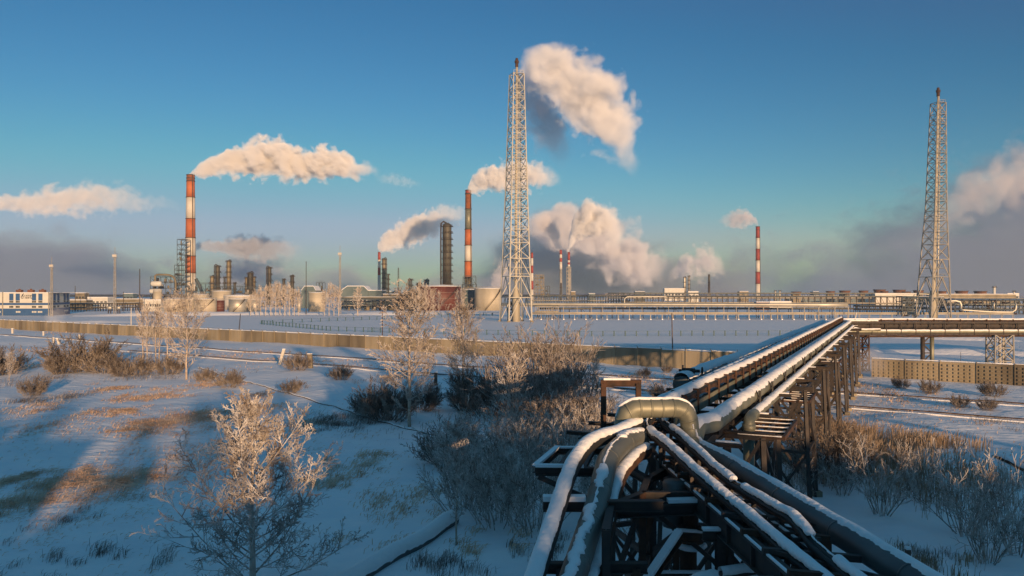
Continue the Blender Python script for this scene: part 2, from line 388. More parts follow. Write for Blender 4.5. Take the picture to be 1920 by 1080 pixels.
# ------------------------------------------------------------------ striped chimneys
def chimney(label, px, top, base, Y, wt, wb, bands, rings=True, extra=None, name='chimney', group=None):
    """bands: [(photo row where the band starts, material)] from the top down; widths in photo px"""
    s = Y / FPX; X = (px - 960) * s; zt = CAM_H - (top - HOR) * s; t = Thing(name, label, 'chimney', (X, Y, 0), group)
    rad = lambda z: (wt + (wb - wt) * (1 - z / zt)) * s / 2
    rows = [b[0] for b in bands] + [base]
    zs = [CAM_H - (r - HOR) * s for r in rows]; zs[-1] = -.2
    for (r, m), z1, z0 in zip(bands, zs[:-1], zs[1:]):
        mb = MB(); mb.cyl((X, Y), rad(z0), z0, z1, 32, rad(z1)); t.part('shaft_band', mb, m, True)
    if rings:
        mb = MB()
        for z in zs[:-1] + [zs[0] - 6 * s]:
            r = rad(z) + .35 * s * 2; mb.cyl((X, Y), r, z - .25, z + .25, 24)
        t.part('ring', mb, 'darksteel')
        mb = MB(); mb.beam((X + rad(0) * .8, Y - rad(0) * .8, 0), (X + rad(zt) * .8, Y - rad(zt) * .8, zt), .5); t.part('ladder', mb, 'darksteel')
    mb = MB(); mb.cyl((X, Y), rad(zt) * .86, zt - .5, zt + .5, 24); t.part('flue', mb, 'darksteel')
    return t
chimney('tallest chimney, broad orange and white bands, left of the refinery columns', 357, 328, 548, YA, 14.5, 21, [(328, 'soot'), (340, 'orange'), (370, 'whitep'), (410, 'orange'), (446, 'whitep'), (480, 'orange'), (512, 'whitep')])
chimney('orange, grey and white banded chimney between dark column and central lattice tower', 878, 357, 532, 640, 11, 16, [(357, 'red'), (364, 'soot'), (392, 'insul_y'), (430, 'orange'), (460, 'whitep'), (490, 'orange'), (522, 'column')])
chimney('slim red and white chimney smoking left of the dark column', 711, 473, 545, 850, 5, 6.4, [(473, 'red'), (487, 'whitep'), (502, 'red'), (516, 'whitep')], False)
chimney('slim red and white chimney with conical tip right behind the central lattice tower', 997.5, 474, 553, 800, 4.2, 6, [(474, 'red'), (484, 'whitep'), (498, 'red'), (512, 'whitep'), (527, 'red'), (543, 'whitep')], False)
chimney('farther of the two short red and white smoking chimneys, left one', 1051.5, 469, 553, 1180, 5, 5.6, [(469, 'red'), (477, 'whitep'), (484, 'red'), (491, 'whitep'), (505, 'greysteel')], False)
chimney('nearer of the two short red and white smoking chimneys, on a braced pylon', 1066.5, 473, 503, 1080, 4.8, 5.4, [(473, 'red'), (488, 'whitep'), (492, 'red'), (496, 'whitep'), (500, 'greysteel')], False)
chimney('lone far red and white chimney right of the steam clouds', 1421, 425, 552, 1100, 7, 9.5, [(425, 'red'), (446, 'whitep'), (467, 'red'), (488, 'whitep'), (510, 'red'), (532, 'whitep')], True)
chimney('small bare dark stack under the curling steam cloud', 1329.5, 515, 553, 1150, 4, 4.6, [(515, 'columnd'), (530, 'darksteel')], False)
chimney('short dark stack at the foot of the paired chimneys', 1052, 531, 553, 1000, 3, 3.2, [(531, 'darksteel'), (540, 'columnd')], False)
for px, top in ((1628, 545),): pass

# ------------------------------------------------------------------ lattice work
def lattice(t, legs_b, legs_t, levels, rl, rb, m, brace='x', ring=True, legs=True):
    """legs_b / legs_t: 4 corner points at the bottom and the top; levels: list of 0..1"""
    k = len(legs_b); P = lambda i, u: Vector(legs_b[i % k]).lerp(Vector(legs_t[i % k]), u)
    if legs:
        for i in range(k):
            mb = MB(); mb.tube([P(i, u) for u in (0, 1)], rl, 8); t.part('leg', mb, m)
    mx = MB(); mr = MB()
    for a, b in zip(levels[:-1], levels[1:]):
        for i in range(k):
            p, q, r, s_ = P(i, a), P(i + 1, a), P(i, b), P(i + 1, b)
            if brace == 'x': mx.beam(p, s_, rb); mx.beam(q, r, rb)
            elif brace == 'k': c = (r + s_) / 2; mx.beam(p, c, rb); mx.beam(q, c, rb)
            else: mx.beam(p, s_, rb) if levels.index(a) % 2 else mx.beam(q, r, rb)
            if ring: mr.beam(r, s_, rb)
    t.part('bracing', mx, m)
    if ring: t.part('ring_beam', mr, m)
def sq(c, h, z, rot=.0, hy=None):
    hy = hy or h; out = []
    for a, b in ((-1, -1), (1, -1), (1, 1), (-1, 1)):
        x, y = a * h, b * hy; out.append(Vector((c[0] + x * math.cos(rot) - y * math.sin(rot), c[1] + x * math.sin(rot) + y * math.cos(rot), z)))
    return out

def flare_tower(label, px, base, Y, H, wb, wm, wt, zm, rot, mats, lean=0.0):
    """guyed-looking lattice mast round a flare pipe: square, tapering to zm then nearly straight"""
    X = (px - 960) / FPX * Y; t = Thing('lattice_tower', label, 'tower', (X, Y, 0)); c = (X, Y); c2 = (X + lean, Y)
    ms = mats
    b0 = sq(c, wb / 2, 0, rot); b1 = sq((X + lean * .6, Y), wm / 2, zm, rot); b2 = sq(c2, wt / 2, H, rot)
    def P(i, z):
        i %= 4
        return b0[i].lerp(b1[i], z / zm) if z <= zm else b1[i].lerp(b2[i], (z - zm) / (H - zm))
    for i in range(4):
        mb = MB(); mb.tube([P(i, 0), P(i, zm), P(i, H)], [.32, .26, .2], 8); t.part('leg', mb, ms)
        mb = MB(); p = P(i, 0); mb.box((p.x, p.y, .2), (1.2, 1.2, .7)); t.part('footing', mb, 'concrete')
    # levels: wide panels below, short above
    z = 0; lv = [0]
    while z < H - 2.5:
        z += max(3.9, 9.5 - z * .14); lv.append(min(z, H))
    if H - lv[-2] < 2: lv.pop(-2)
    lv[-1] = H
    for k, (a, b) in enumerate(zip(lv[:-1], lv[1:])):
        mx = MB()
        for i in range(4):
            p, q, r, s_ = P(i, a), P(i + 1, a), P(i, b), P(i + 1, b); rb = .22 if a < 30 else .18
            if a < 22: cc = (r + s_) / 2; mx.beam(p, cc, .27); mx.beam(q, cc, .27)
            else: mx.beam(p, s_, rb); mx.beam(q, r, rb)
            mx.beam(r, s_, rb * 1.1)
            if a > 10 and k % 2 == 0: mx.beam((p + r) / 2, (q + s_) / 2, .13)
        t.part('bracing', mx, ms)
        if k % 2 == 1 or a > 26:                                       # small service platforms with rails inside the mast
            mp = MB(); q0 = P(0, b); q1 = P(1, b); q2 = P(2, b); q3 = P(3, b); c_ = (q0 + q2) / 2
            A = [q.lerp(c_, .06) for q in (q0, q1, q2, q3)]
            hw = .9
            for i in range(4): mp.beam(A[i], A[(i + 1) % 4], hw if i in (0,) else .22, .12)
            for i in (0, 1): 
                mp.beam(A[i] + Vector((0, 0, 1.1)), A[(i + 1) % 4] + Vector((0, 0, 1.1)), .09)
                for u in (.0, .33, .66): p = A[i].lerp(A[(i + 1) % 4], u); mp.beam(p, p + Vector((0, 0, 1.1)), .08)
            t.part('platform', mp, ms)
    cx = lambda z: X + lean * z / H
    mb = MB(); mb.lathe(c, [(1.7, 0), (1.7, 10.5), (.9, 13), (.75, 30), (.6, 60)], 20)
    mb2 = MB(); mb2.tube([(X, Y, 0), (X, Y, 10.5), (cx(13), Y, 13), (cx(60), Y, 60), (cx(H + 3), Y, H + 3)], [1.35, 1.35, .62, .5, .45], 16)
    t.part('flare_pipe', mb2, 'tank', True)
    mb = MB(); mb.tube([(X + 1.5, Y - .4, 0), (cx(30) + 1.3, Y - .4, 30), (cx(H) + .7, Y - .3, H)], [.3, .26, .2], 12); t.part('side_pipe', mb, 'silver', True)
    mb = MB(); mb.tube([(cx(H), Y, H + 2.8), (cx(H), Y, H + 4.4), (cx(H), Y, H + 4.5), (cx(H), Y, H + 5.3), (cx(H), Y, H + 5.4), (cx(H), Y, H + 6.3)], [.62, .62, .85, .85, .55, .5], 16); t.part('burner_tip', mb, 'rust')
    return t
flare_tower('tallest pale lattice flare tower, in the middle of the view', 967, 603, 312, 97.0, 9.6, 6.5, 4.4, 52, R(22), 'whitesteel', .4)
flare_tower('pale lattice flare tower near the right edge behind the pipe bridge', 1749, 603, 322, 88.0, 9.2, 5.4, 4.0, 46, R(12), 'greysteel', 2.4)

# ------------------------------------------------------------------ slender masts
def light_mast(label, px, top, base, Y, wpx, head=True, m='greysteel'):
    s = Y / FPX; X = (px - 960) * s; z0 = 0; z1 = CAM_H - (top - HOR) * s; w_ = wpx * s / 2 * .62
    t = Thing('floodlight_mast', label, 'mast', (X, Y, 0), 'floodlight masts around the works'); H = z1
    lattice(t, sq((X, Y), w_ * 1.25, z0, .3), sq((X, Y), w_ * .8, H, .3), [i / 14 for i in range(15)], .11, .075, m)
    if head:
        mb = MB(); mb.box((X, Y, H + .2), (w_ * 4.4, w_ * 2.6, .3)); mb.box((X, Y, H + 1.5), (w_ * 4.6, .12, .12)); mb.box((X, Y - w_ * 1.2, H + 1.3), (w_ * 4.6, .12, .12)); t.part('platform', mb, m)
        for i in range(5):
            mb = MB(); x = X + (-2 + i) * w_ * .95; mb.box((x, Y - w_ * 1.3, H + 1.2), (w_ * .65, .6, 1.1)); t.part('lamp', mb, 'whitep')
        mb = MB(); mb.beam((X, Y, H), (X, Y, H + 5.5), .16); t.part('lightning_rod', mb, m)
    return t
light_mast('floodlight mast rising beside the blue and white office building', 97, 503, 590, 380, 5.0)
light_mast('floodlight mast second from the left, right of the office building', 215.5, 484, 590, 390, 5.4)
light_mast('white headed floodlight mast between the gabled hall and the flat roofed shed', 637.5, 480, 592, 420, 4.6)
light_mast('short open mast standing behind the blue gabled hall', 747, 502, 548, 700, 3.2, False, 'darksteel')
def pole(label, px, top, base, w_, Y=None, m='darksteel', lean=0, name='thin_pole', arm=False, group=None, cat='pole'):
    Y = Y or CAM_H * FPX / (base - HOR); s = Y / FPX; X = (px - 960) * s; z1 = CAM_H - (top - HOR) * s
    z0 = gh(X, Y) - .15 if Y < 420 else -.1
    mb = MB(); mb.tube([(0, 0, z0), (lean * s, 0, z1)], [w_ * s / 2, w_ * s / 2 * .7], 8)
    if arm: mb.beam((lean * s - .8, 0, z1 - .5), (lean * s + .8, 0, z1 - .4), .12); mb.beam((lean * s - .5, 0, z1 - .2), (lean * s + .5, 0, z1 - .2), .1)
    o = build(name, mb, m); o.location = (X, Y, 0); tag(o, label, cat, group); return o
pole('tall thin dark pole left of the white storage tank and its birches', 574, 490, 590, 1.6)
pole('tall tapering grey pole left of the shiny storage tanks', 262, 504, 586, 2.2)
pole('slim dark pole right of the office building', 141, 536, 575, 1.4, 500)
pole('slim dark pole, second to the right of the office building', 163, 548, 575, 1.4, 500)
pole('slim dark pole right of the second floodlight mast', 231.5, 547, 580, 1.5, 480)
pole('leaning dark pole behind the concrete fence left of the sports field', 447, 588, 620, 2.0, 195, lean=4, name='wooden_pole')
pole('rusty straight pole behind the concrete fence near the field gate', 717, 583, 634, 2.0, 176, 'rust', name='wooden_pole', arm=True)
pole('bare wooden pole behind the fence in front of the pipe bridge supports', 1261, 587, 657, 2.4, 158, 'darkbark', lean=-1.5, name='wooden_pole')
pole('thin dark pole just behind the waffle fence', 1801, 660, 700, 1.0, 110, name='wooden_pole')
pole('white pole beyond the fence left of the tanks', 246, 577, 612, 1.8, 262, 'whitep', name='marker_post')

# ------------------------------------------------------------------ distillation columns
def column(label, px, top, base, wpx, Y, m='column', plats=6, dome=True, side=None, pipe=True, name='refinery_column', strips=False):
    s = Y / FPX; X = (px - 960) * s; zt = CAM_H - (top - HOR) * s; r = wpx * s / 2
    t = Thing(name, label, 'column', (X, Y, 0), 'columns of the refinery')
    mb = MB(); mb.lathe((X, Y), [(r, -.2), (r, zt - r * .7), (r * .85, zt - r * .3), (r * .4, zt)], 20); t.part('shell', mb, m, True)
    for i in range(plats):
        z = zt * (.16 + .84 * (i + 1) / plats) - r * .8; mb = MB(); sa = (i % 2) * .6
        prev = None
        for k in range(13):                                             # walkway ring with a rail
            a = -3.1 + sa + k * .42; p = Vector((X + math.cos(a) * (r + .75), Y + math.sin(a) * (r + .75), z))
            if prev is not None:
                mb.beam(prev, p, 1.5, .3); o_ = Vector((0, 0, 1.15)); mb.beam(prev + o_, p + o_, .2); mb.beam(p, p + o_, .16)
            prev = p
        t.part('platform', mb, 'darksteel')
    if pipe:
        mb = MB(); a = -.7; rr = r * .14 + .12; x1 = X + side * (r + rr * 1.6) if side else X + r * 1.15; pts = catmull([(x1, Y - r * .3, 0), (x1, Y - r * .3, zt - r * .2), (x1 - (x1 - X) * .4, Y, zt + r * .35), (X, Y, zt - r * .1)], 2.5); mb.tube(pts, rr, 8); t.part('overhead_pipe', mb, 'darksteel' if m != 'column' else 'columnd', True)
        mb = MB()
        for dx in (-.25, .25): mb.beam((X - r * .6 + dx, Y - r - .25, 0), (X - r * .6 + dx, Y - r - .25, zt), .09)
        t.part('ladder', mb, 'darksteel')
    return t
column('biggest dark distillation column with a gooseneck pipe, centre left', 838, 418, 548, 17, 600, 'columnd', 11, side=-1)
column('tall buff column touching the slim red and white chimney', 720, 484, 548, 7.5, 830, 'column', 8, side=1)
column('thin braced column right of the buff column', 728, 514, 548, 3.5, 840, 'columnd', 5, pipe=False)
column('short column left in the group right of the tallest chimney', 397.5, 517, 548, 6.5, 720, 'column', 4)
column('dark column second in the group right of the tallest chimney', 408, 497, 548, 8.5, 730, 'columnd', 6, side=-1)
column('tall buff column third in the group right of the tallest chimney', 428.5, 488, 548, 7, 720, 'column', 7, side=1)
column('stout twin pipe column above the silver tanks', 469, 510, 548, 9, 720, 'columnd', 5, side=1)
column('slender pipe column left of the stout twin pipe column', 462, 520, 548, 4.5, 728, 'column', 4)
column('dark column rising over the frosted birch row', 505, 500, 548, 7.5, 730, 'columnd', 5, side=-1)
column('small dark column among birch tops, middle of the two small ones', 532, 523, 548, 4.5, 740, 'columnd', 4)
column('small dark column at the right end above the birch row', 547.5, 516, 548, 6, 730, 'columnd', 4)
column('little dark column behind the red tank, leftmost there', 770, 523, 550, 6, 650, 'darkblock', 4, side=-1)
column('squat pale vessel above the red tank', 799, 524, 550, 8, 660, 'greysteel', 2)
column('squat dark vessel left of the pale vessel above the red tank', 785, 530, 550, 8, 660, 'columnd', 2)
column('bright slim column beside the small white plant, far right of centre', 1283.5, 519, 553, 4, 1100, 'silver', 4)
column('grey slim column right behind the bright slim one', 1291.5, 517, 553, 3.4, 1130, 'greysteel', 5)
column('pair of white stubby vents on the far pipe bridge horizon, left one', 1453.5, 545, 553, 2.6, 900, 'whitep', 1, pipe=False, name='vent_stack')
column('white stubby vent on the far horizon, right one of the pair', 1462, 545, 553, 2.6, 900, 'whitep', 1, pipe=False, name='vent_stack')
column('pale twin vent stack right of the right lattice tower', 1864, 537, 556, 5, 800, 'creamwall', 1, pipe=False, name='vent_stack')
column('small cream vent near the right edge of the skyline', 1901, 546, 556, 3, 800, 'creamwall', 1, pipe=False, name='vent_stack')

def steel_frame(label, x0, x1, top, base, Y, dy, nx, nz, m='darkblock', clutter=0, name='process_frame', cat='structure', cm='greysteel'):
    """open steel structure: posts, floors, bracing, with vessels on its floors"""
    s = Y / FPX; X0 = (x0 - 960) * s; X1 = (x1 - 960) * s; H = CAM_H - (top - HOR) * s
    t = Thing(name, label, cat, ((X0 + X1) / 2, Y, 0)); mp = MB(); mf = MB(); mx = MB()
    xs = [X0 + (X1 - X0) * i / nx for i in range(nx + 1)]; zs = [H * (i + 1) / nz for i in range(nz)]
    bw = max(.3, .75 * s)
    for x in xs:
        for y in (Y, Y + dy):
            mb = MB(); mb.beam((x, y, 0), (x, y, H), bw)
            t.part('post', mb, m)
    for z in zs:
        for y in (Y, Y + dy): mf.beam((X0, y, z), (X1, y, z), bw, bw * 1.2); mf.beam((X0, y - .1, z + 1.1), (X1, y - .1, z + 1.1), .12)
        for x in xs: mf.beam((x, Y, z), (x, Y + dy, z), bw)
        mf.box(((X0 + X1) / 2, Y + dy / 2, z), (X1 - X0, dy * .8, .12))
    t.part('floor', mf, m)
    zz = [0] + zs
    for i in range(nx):
        for k in range(nz):
            if rnd.random() < .75:
                a, b = (xs[i], xs[i + 1]) if rnd.random() < .5 else (xs[i + 1], xs[i]); mx.beam((a, Y - .05, zz[k]), (b, Y - .05, zz[k + 1]), bw * .8)
    t.part('bracing', mx, m)
    for q in range(clutter):
        k = rnd.randrange(nz); x = rnd.uniform(X0 + 1, X1 - 1); z = zz[k]; hh = (zz[k + 1] - zz[k]) * rnd.uniform(.4, .8); r = min(hh * .5, rnd.uniform(.5, 1.3) * s * 2); mb = MB()
        if rnd.random() < .5: mb.lathe((x, Y + dy * .3), [(r * .6, z), (r, z + r * .4), (r, z + hh - r * .3), (r * .5, z + hh)], 12)
        else: mb.tube([(x - r * 1.6, Y + dy * .2, z + r), (x - r * 1.3, Y + dy * .2, z + r), (x + r * 1.3, Y + dy * .2, z + r), (x + r * 1.6, Y + dy * .2, z + r)], [r * .4, r * .8, r * .8, r * .4], 12)
        t.part('vessel', mb, rnd.choice([cm, 'column', 'columnd', 'rust']), True)
    return t
steel_frame('tall dark steel stair tower hugging the tallest chimney', 332, 349, 449, 552, 680, 9, 2, 13, clutter=10)
steel_frame('lower dark blue steel structure left of the stair tower', 327, 336, 497, 552, 676, 8, 1, 8, clutter=5)
steel_frame('process structure crowded with pipes left of the tallest chimney', 282, 330, 519, 552, 670, 10, 5, 5, clutter=34)
steel_frame('process structure crowded with pipes at the chimney foot', 350, 394, 532, 560, 640, 10, 5, 3, clutter=26)
steel_frame('low process structure under the refinery columns', 392, 455, 537, 560, 650, 10, 5, 3, clutter=24)
steel_frame('low process structure behind the birch row', 455, 562, 540, 565, 640, 12, 5, 3, clutter=34)
steel_frame('braced scaffold tower behind the short chimneys, right of the conical tipped chimney', 1003, 1020, 516, 553, 900, 8, 3, 8, m='column', clutter=6)
steel_frame('small dark pylon at the right of the scaffold tower', 1022, 1031, 537, 553, 900, 6, 2, 3, clutter=2)
steel_frame('braced pylon carrying the nearer short smoking chimney', 1062.5, 1070.5, 501, 553, 1078, 6, 1, 9, m='greysteel')
steel_frame('steelwork at the foot of the orange grey and white chimney', 866, 893, 533, 552, 600, 8, 4, 3, clutter=10)
steel_frame('burner house steelwork high on the foot of the orange and grey chimney', 868, 892, 519, 548, 630, 5, 3, 4, clutter=8)

# ------------------------------------------------------------------ storage tanks
def tank(label, px, top, base, wpx, Y, m='tank', snow=True, stair=True, cone=.06, name='storage_tank'):
    s = Y / FPX; X = (px - 960) * s; z1 = CAM_H - (top - HOR) * s; r = wpx * s / 2
    t = Thing(name, label, 'tank', (X, Y + r, 0)); C = (X, Y + r)
    mb = MB(); mb.cyl(C, r, -.2, z1, 48); t.part('shell', mb, m, True)
    mb = MB(); mb.lathe(C, [(r * 1.01, z1), (r * 1.01, z1 + .12), (r * .5, z1 + r * cone), (.3, z1 + r * cone * 1.6)], 48); t.part('roof', mb, 'snowcap' if snow else m, True)
    mb = MB()
    for q in range(1, 4): mb.cyl(C, r + .05, z1 * q / 4 - .04, z1 * q / 4 + .04, 48)
    for k in range(40):
        a = 2 * math.pi * k / 40; p = (C[0] + math.cos(a) * r * .98, C[1] + math.sin(a) * r * .98); mb.beam((*p, z1), (*p, z1 + 1.1), .09)
        a2 = a + 2 * math.pi / 40; q_ = (C[0] + math.cos(a2) * r * .98, C[1] + math.sin(a2) * r * .98); mb.beam((*p, z1 + 1.1), (*q_, z1 + 1.1), .1)
    t.part('rail', mb, 'greysteel')
    if stair:
        mb = MB(); prev = None
        for k in range(19):
            a = -1.75 + 1.25 * k / 18; p = Vector((C[0] + math.cos(a) * (r + .45), C[1] + math.sin(a) * (r + .45), z1 * k / 18))
            if prev is not None: mb.beam(prev, p, .8, .25); o_ = Vector((0, 0, 1)); mb.beam(prev + o_, p + o_, .08)
            prev = p
        t.part('stair', mb, 'darksteel')
    return t
tank('pale metal tank with dark stair, leftmost in the front tank row', 320, 561, 586, 37, 462)
tank('small frosted pale tank second in the front tank row', 349, 561, 586, 22, 470, stair=False)
tank('pale metal tank with dark stair, third in the front tank row', 379.5, 561, 586, 38, 462)
tank('rust streaked narrow tank in the front row', 408.5, 563, 585, 18, 474, 'tankrust', stair=False)
tank('bright silver tank right of the rust streaked one', 440.5, 561, 586, 34, 464, 'silver')
tank('bright silver tank partly behind birches, end of the front row', 473, 562, 586, 24, 470, 'silver', stair=False)
tank('short pale tank behind the front row, at the left', 370, 553, 580, 30, 540, stair=False)
tank('wide pale tank behind the front row', 409, 546, 580, 36, 560, stair=False)
tank('snow roofed white tank above the silver tanks', 440, 555, 580, 60, 520, 'whitep', stair=False)
tank('glowing pale tank right of the tall thin pole', 590, 549, 588, 31, 470, stair=False)
tank('narrow upright silver tank among the birches', 560, 561, 588, 7, 462, 'silver', stair=False)
tank('huge dark red tank with a snowy roof', 822, 537, 583, 80, 500, 'tankrust')
tank('grey tank half hidden behind the beige tank', 881, 543, 580, 34, 520, 'bluegrey', stair=False)
tank('big beige tank left of the central lattice tower', 914.5, 541, 581, 53, 500)
tank('dark rounded drum roof left of the snow roofed white tank', 292, 546, 580, 16, 600, stair=False)
def hvessel(label, px, py, wpx, hpx, Y, m='tank', legs=True):
    s = Y / FPX; c = at(px, py, Y); L = wpx * s / 2; r = hpx * s / 2; t = Thing('pressure_vessel', label, 'vessel', (c.x, Y, 0)); mb = MB()
    mb.tube([(c.x - L, Y, c.z), (c.x - L + r * .15, Y, c.z), (c.x - L + r * .6, Y, c.z), (c.x + L - r * .6, Y, c.z), (c.x + L - r * .15, Y, c.z), (c.x + L, Y, c.z)], [r * .3, r * .75, r, r, r * .75, r * .3], 20); t.part('shell', mb, m, True)
    mb = MB(); mb.beam((c.x - L * .5, Y, 0), (c.x - L * .5, Y, c.z), r * .4); t.part('leg', mb, 'darksteel'); mb = MB(); mb.beam((c.x + L * .5, Y, 0), (c.x + L * .5, Y, c.z), r * .4); t.part('leg', mb, 'darksteel')
    return t
hvessel('cream upper drum of the stacked vessels left of the process structure', 293, 532, 20, 10, 640, 'creamwall')
hvessel('cream lower drum of the stacked vessels left of the process structure', 292, 546, 23, 9, 638, 'creamwall')
hvessel('shiny round ended vessel at the left, beyond the fence', 205.5, 577, 9, 7, 430, 'silver')
hvessel('smaller shiny round ended vessel beside the second floodlight mast', 223, 577, 7, 7, 430, 'silver')
def bent_pipe(label, pts, Y, rpx, m='silver', name='pipe', cat='pipe'):
    s = Y / FPX; mb = MB(); mb.tube(catmull([at(a, b, Y + (c[0] if c else 0)) for a, b, *c in pts], 1.5), rpx * s, 10); o = build(name, mb, m, smooth=True); tag(o, label, cat); return o
bent_pipe('thick rusty grey duct arching over the stacked vessels', [(291, 540), (291, 517), (294, 515), (318, 516), (328, 524), (330, 545)], 655, 1.9, 'column', 'duct', 'duct')
bent_pipe('dark inclined duct leaning against the tallest chimney foot', [(380, 553), (374, 535), (367, 523)], 690, 3.0, 'darkblock', 'duct', 'duct')

column('trio of pipes clamped together beside the stout twin pipe column', 476, 519, 548, 4, 722, 'column', 5, side=1)
column('tiny column leftmost among the birch tops', 520, 533, 548, 3.5, 740, 'columnd', 2)
column('thin dark column against the left side of the tall buff column', 421, 520, 548, 3, 735, 'darkblock', 4)
column('short knobbly column right of the tall buff third column', 440, 530, 548, 4, 735, 'columnd', 3)
steel_frame('dark platform on stilts above the glowing tank', 593, 605, 530, 552, 600, 8, 2, 3, clutter=3)
steel_frame('low dark steelwork under the blue grey hipped hall', 645, 775, 561, 580, 500, 8, 5, 2, clutter=22)
steel_frame('dark steelwork at the foot of the central lattice tower', 952, 968, 560, 602, 318, 4, 2, 4, clutter=4)
steel_frame('dark pipework block left of the right lattice tower', 1692, 1722, 556, 592, 380, 6, 3, 4, clutter=20, cm='rust')
steel_frame('dark pipework block right of the right lattice tower', 1790, 1920, 560, 592, 410, 6, 5, 3, clutter=34, cm='rust')
# ------------------------------------------------------------------ buildings
def bbox_px(x0, x1, top, Y): s = Y / FPX; return (x0 - 960) * s, (x1 - 960) * s, CAM_H - (top - HOR) * s
def office():
    Y = 392.0; s = Y / FPX; X0, X1, H = bbox_px(-34, 93, 549, Y); t = Thing('office_building', 'blue and cream clad office building with a dark emblem sign, left edge', 'building', ((X0 + X1) / 2, Y, 0))
    D = 34.0; XR = -236.5 - 7.5                                            # the right side wall runs back and outward
    z = lambda py: CAM_H - (py - HOR) * s
    mb = MB(); V = [(X0, Y, -.3), (X1, Y, -.3), (XR + 7.5, Y + D, -.3), (X0, Y + D, -.3)]; mb.v = V + [(a, b, H) for a, b, c in V]; mb.f = [(0, 1, 5, 4), (1, 2, 6, 5), (2, 3, 7, 6), (3, 0, 4, 7), (4, 5, 6, 7), (3, 2, 1, 0)]; t.part('wall', mb, 'creamwall')
    mb = MB(); mb.box(((X0 + X1) / 2, Y + D / 2, H + .12), (X1 - X0 + .4, D, .2)); t.part('roof', mb, 'snowcap')
    e = Vector((XR + 7.5 - X1, D, 0)).normalized(); nn = Vector((e.y, -e.x, 0)); a0 = Vector((X1, Y, 0)); SLn = math.hypot(XR + 7.5 - X1, D)
    def front(name, x0, x1, p0, p1, m, off): mb = MB(); mb.box(((x0 + x1) / 2, Y - off / 2, (z(p0) + z(p1)) / 2), (x1 - x0, off, abs(z(p0) - z(p1)))); return t.part(name, mb, m)
    def side(name, u0, u1, p0, p1, m, off):
        mb = MB(); a = a0 + e * (u0 * SLn) + nn * off / 2; b = a0 + e * (u1 * SLn) + nn * off / 2; zz = (z(p0) + z(p1)) / 2
        mb.beam((a.x, a.y, zz), (b.x, b.y, zz), off, abs(z(p0) - z(p1))); return t.part(name, mb, m)
    front('plinth_cladding', X0, X1 + .02, 578.5, 593, 'bluewall', .12); front('stripe_cladding', X0, X1 + .02, 568, 572, 'bluewall', .10)
    side('plinth_cladding', 0, 1, 578.5, 593, 'bluewall', .12); side('stripe_cladding', 0, 1, 568, 572, 'bluewall', .10)
    W = lambda px: (px - 960) * s
    for px in (21.5, 33.5, 64, 76):
        front('window', W(px - 3.8), W(px + 3.8), 550.5, 563.5, 'bluewall', .14)
        for q in range(3):
            for (p0, p1) in ((564.2, 567.4), (573.5, 577.2)):
                x = W(px - 3.6 + q * 2.6); front('window', x, x + 2.0 * s, p0, p1, 'glass', .13)
    for px, k in ((34, 3), (64, 3), (75, 3), (-3, 3)):
        for q in range(k): x = W(px - 3.6 + q * 3); o = front('window', x, x + 2.3 * s, 583.3, 586.3, 'creamwall', .17); 
    for u in (.22, .40, .72, .88):
        side('window', u - .05, u + .05, 550, 563.5, 'bluewall', .14)
        for (p0, p1) in ((564.2, 567.4), (573.5, 577.2)): side('window', u - .045, u + .045, p0, p1, 'glass', .13)
    side('window', .70, .90, 583, 586, 'creamwall', .17)
    for px in (5.7, 92):
        mb = MB(); mb.beam((W(px), Y - .3, 0), (W(px), Y - .3, H + .5), .35); t.part('downpipe', mb, 'greysteel')
    for i in range(3):
        mb = MB(); x = W(18 + i * 22); mb.box((x, Y + 8, H + .8), (2.6, 2, 1.4)); mb.cyl((x, Y + 8), .5, H + 1.4, H + 2.0, 10); t.part('roof_fan', mb, 'brick')
    # the sign: emblem and two rows of lettering
    def text(body, h_, x, zc, nm):
        cu = bpy.data.curves.new(nm, 'FONT'); cu.body = body; cu.size = h_; cu.extrude = .03; cu.align_x = 'LEFT'; cu.offset = .02
        o = bpy.data.objects.new(nm, cu); COL.objects.link(o); bpy.context.view_layer.update()
        me = bpy.data.meshes.new_from_object(o.evaluated_get(bpy.context.evaluated_depsgraph_get())); bpy.data.objects.remove(o)
        me.materials.clear(); me.materials.append(M['signdark']); m_ = bpy.data.objects.new(nm, me); COL.objects.link(m_); m_.parent = t.o
        m_.location = (x - t.b.x, Y - .12 - t.b.y, zc); m_.rotation_euler = (R(90), 0, 0); return m_
    text('ГАЗПРОМ', 1.15, W(45.6), z(556.2), 'lettering'); text('НЕФТЬ', 1.05, W(46.5), z(560.0), 'lettering')
    mb = MB(); c = (W(42.3), z(557.2)); pr = None
    for k in range(25):                                                # round letter with a flame above it
        a = R(25 + k * 12.5); p = Vector((c[0] + math.cos(a) * .62, Y - .1, c[1] + math.sin(a) * .62))
        if pr is not None: mb.beam(pr, p, .22, .22)
        pr = p
    mb.beam((c[0], Y - .1, c[1]), (c[0] + .62, Y - .1, c[1]), .2); fl = [(-.1, .6), (.45, 1.0), (.55, 1.9), (.1, 1.45), (-.35, 1.1)]
    o0 = len(mb.v); mb.v += [(c[0] + a, Y - .16, c[1] + b) for a, b in fl] + [(c[0] + a, Y - .05, c[1] + b) for a, b in fl]; k = 5
    mb.f += [tuple(o0 + i for i in reversed(range(k))), tuple(o0 + k + i for i in range(k))] + [(o0 + i, o0 + (i + 1) % k, o0 + k + (i + 1) % k, o0 + k + i) for i in range(k)]
    t.part('emblem', mb, 'signdark')
office()
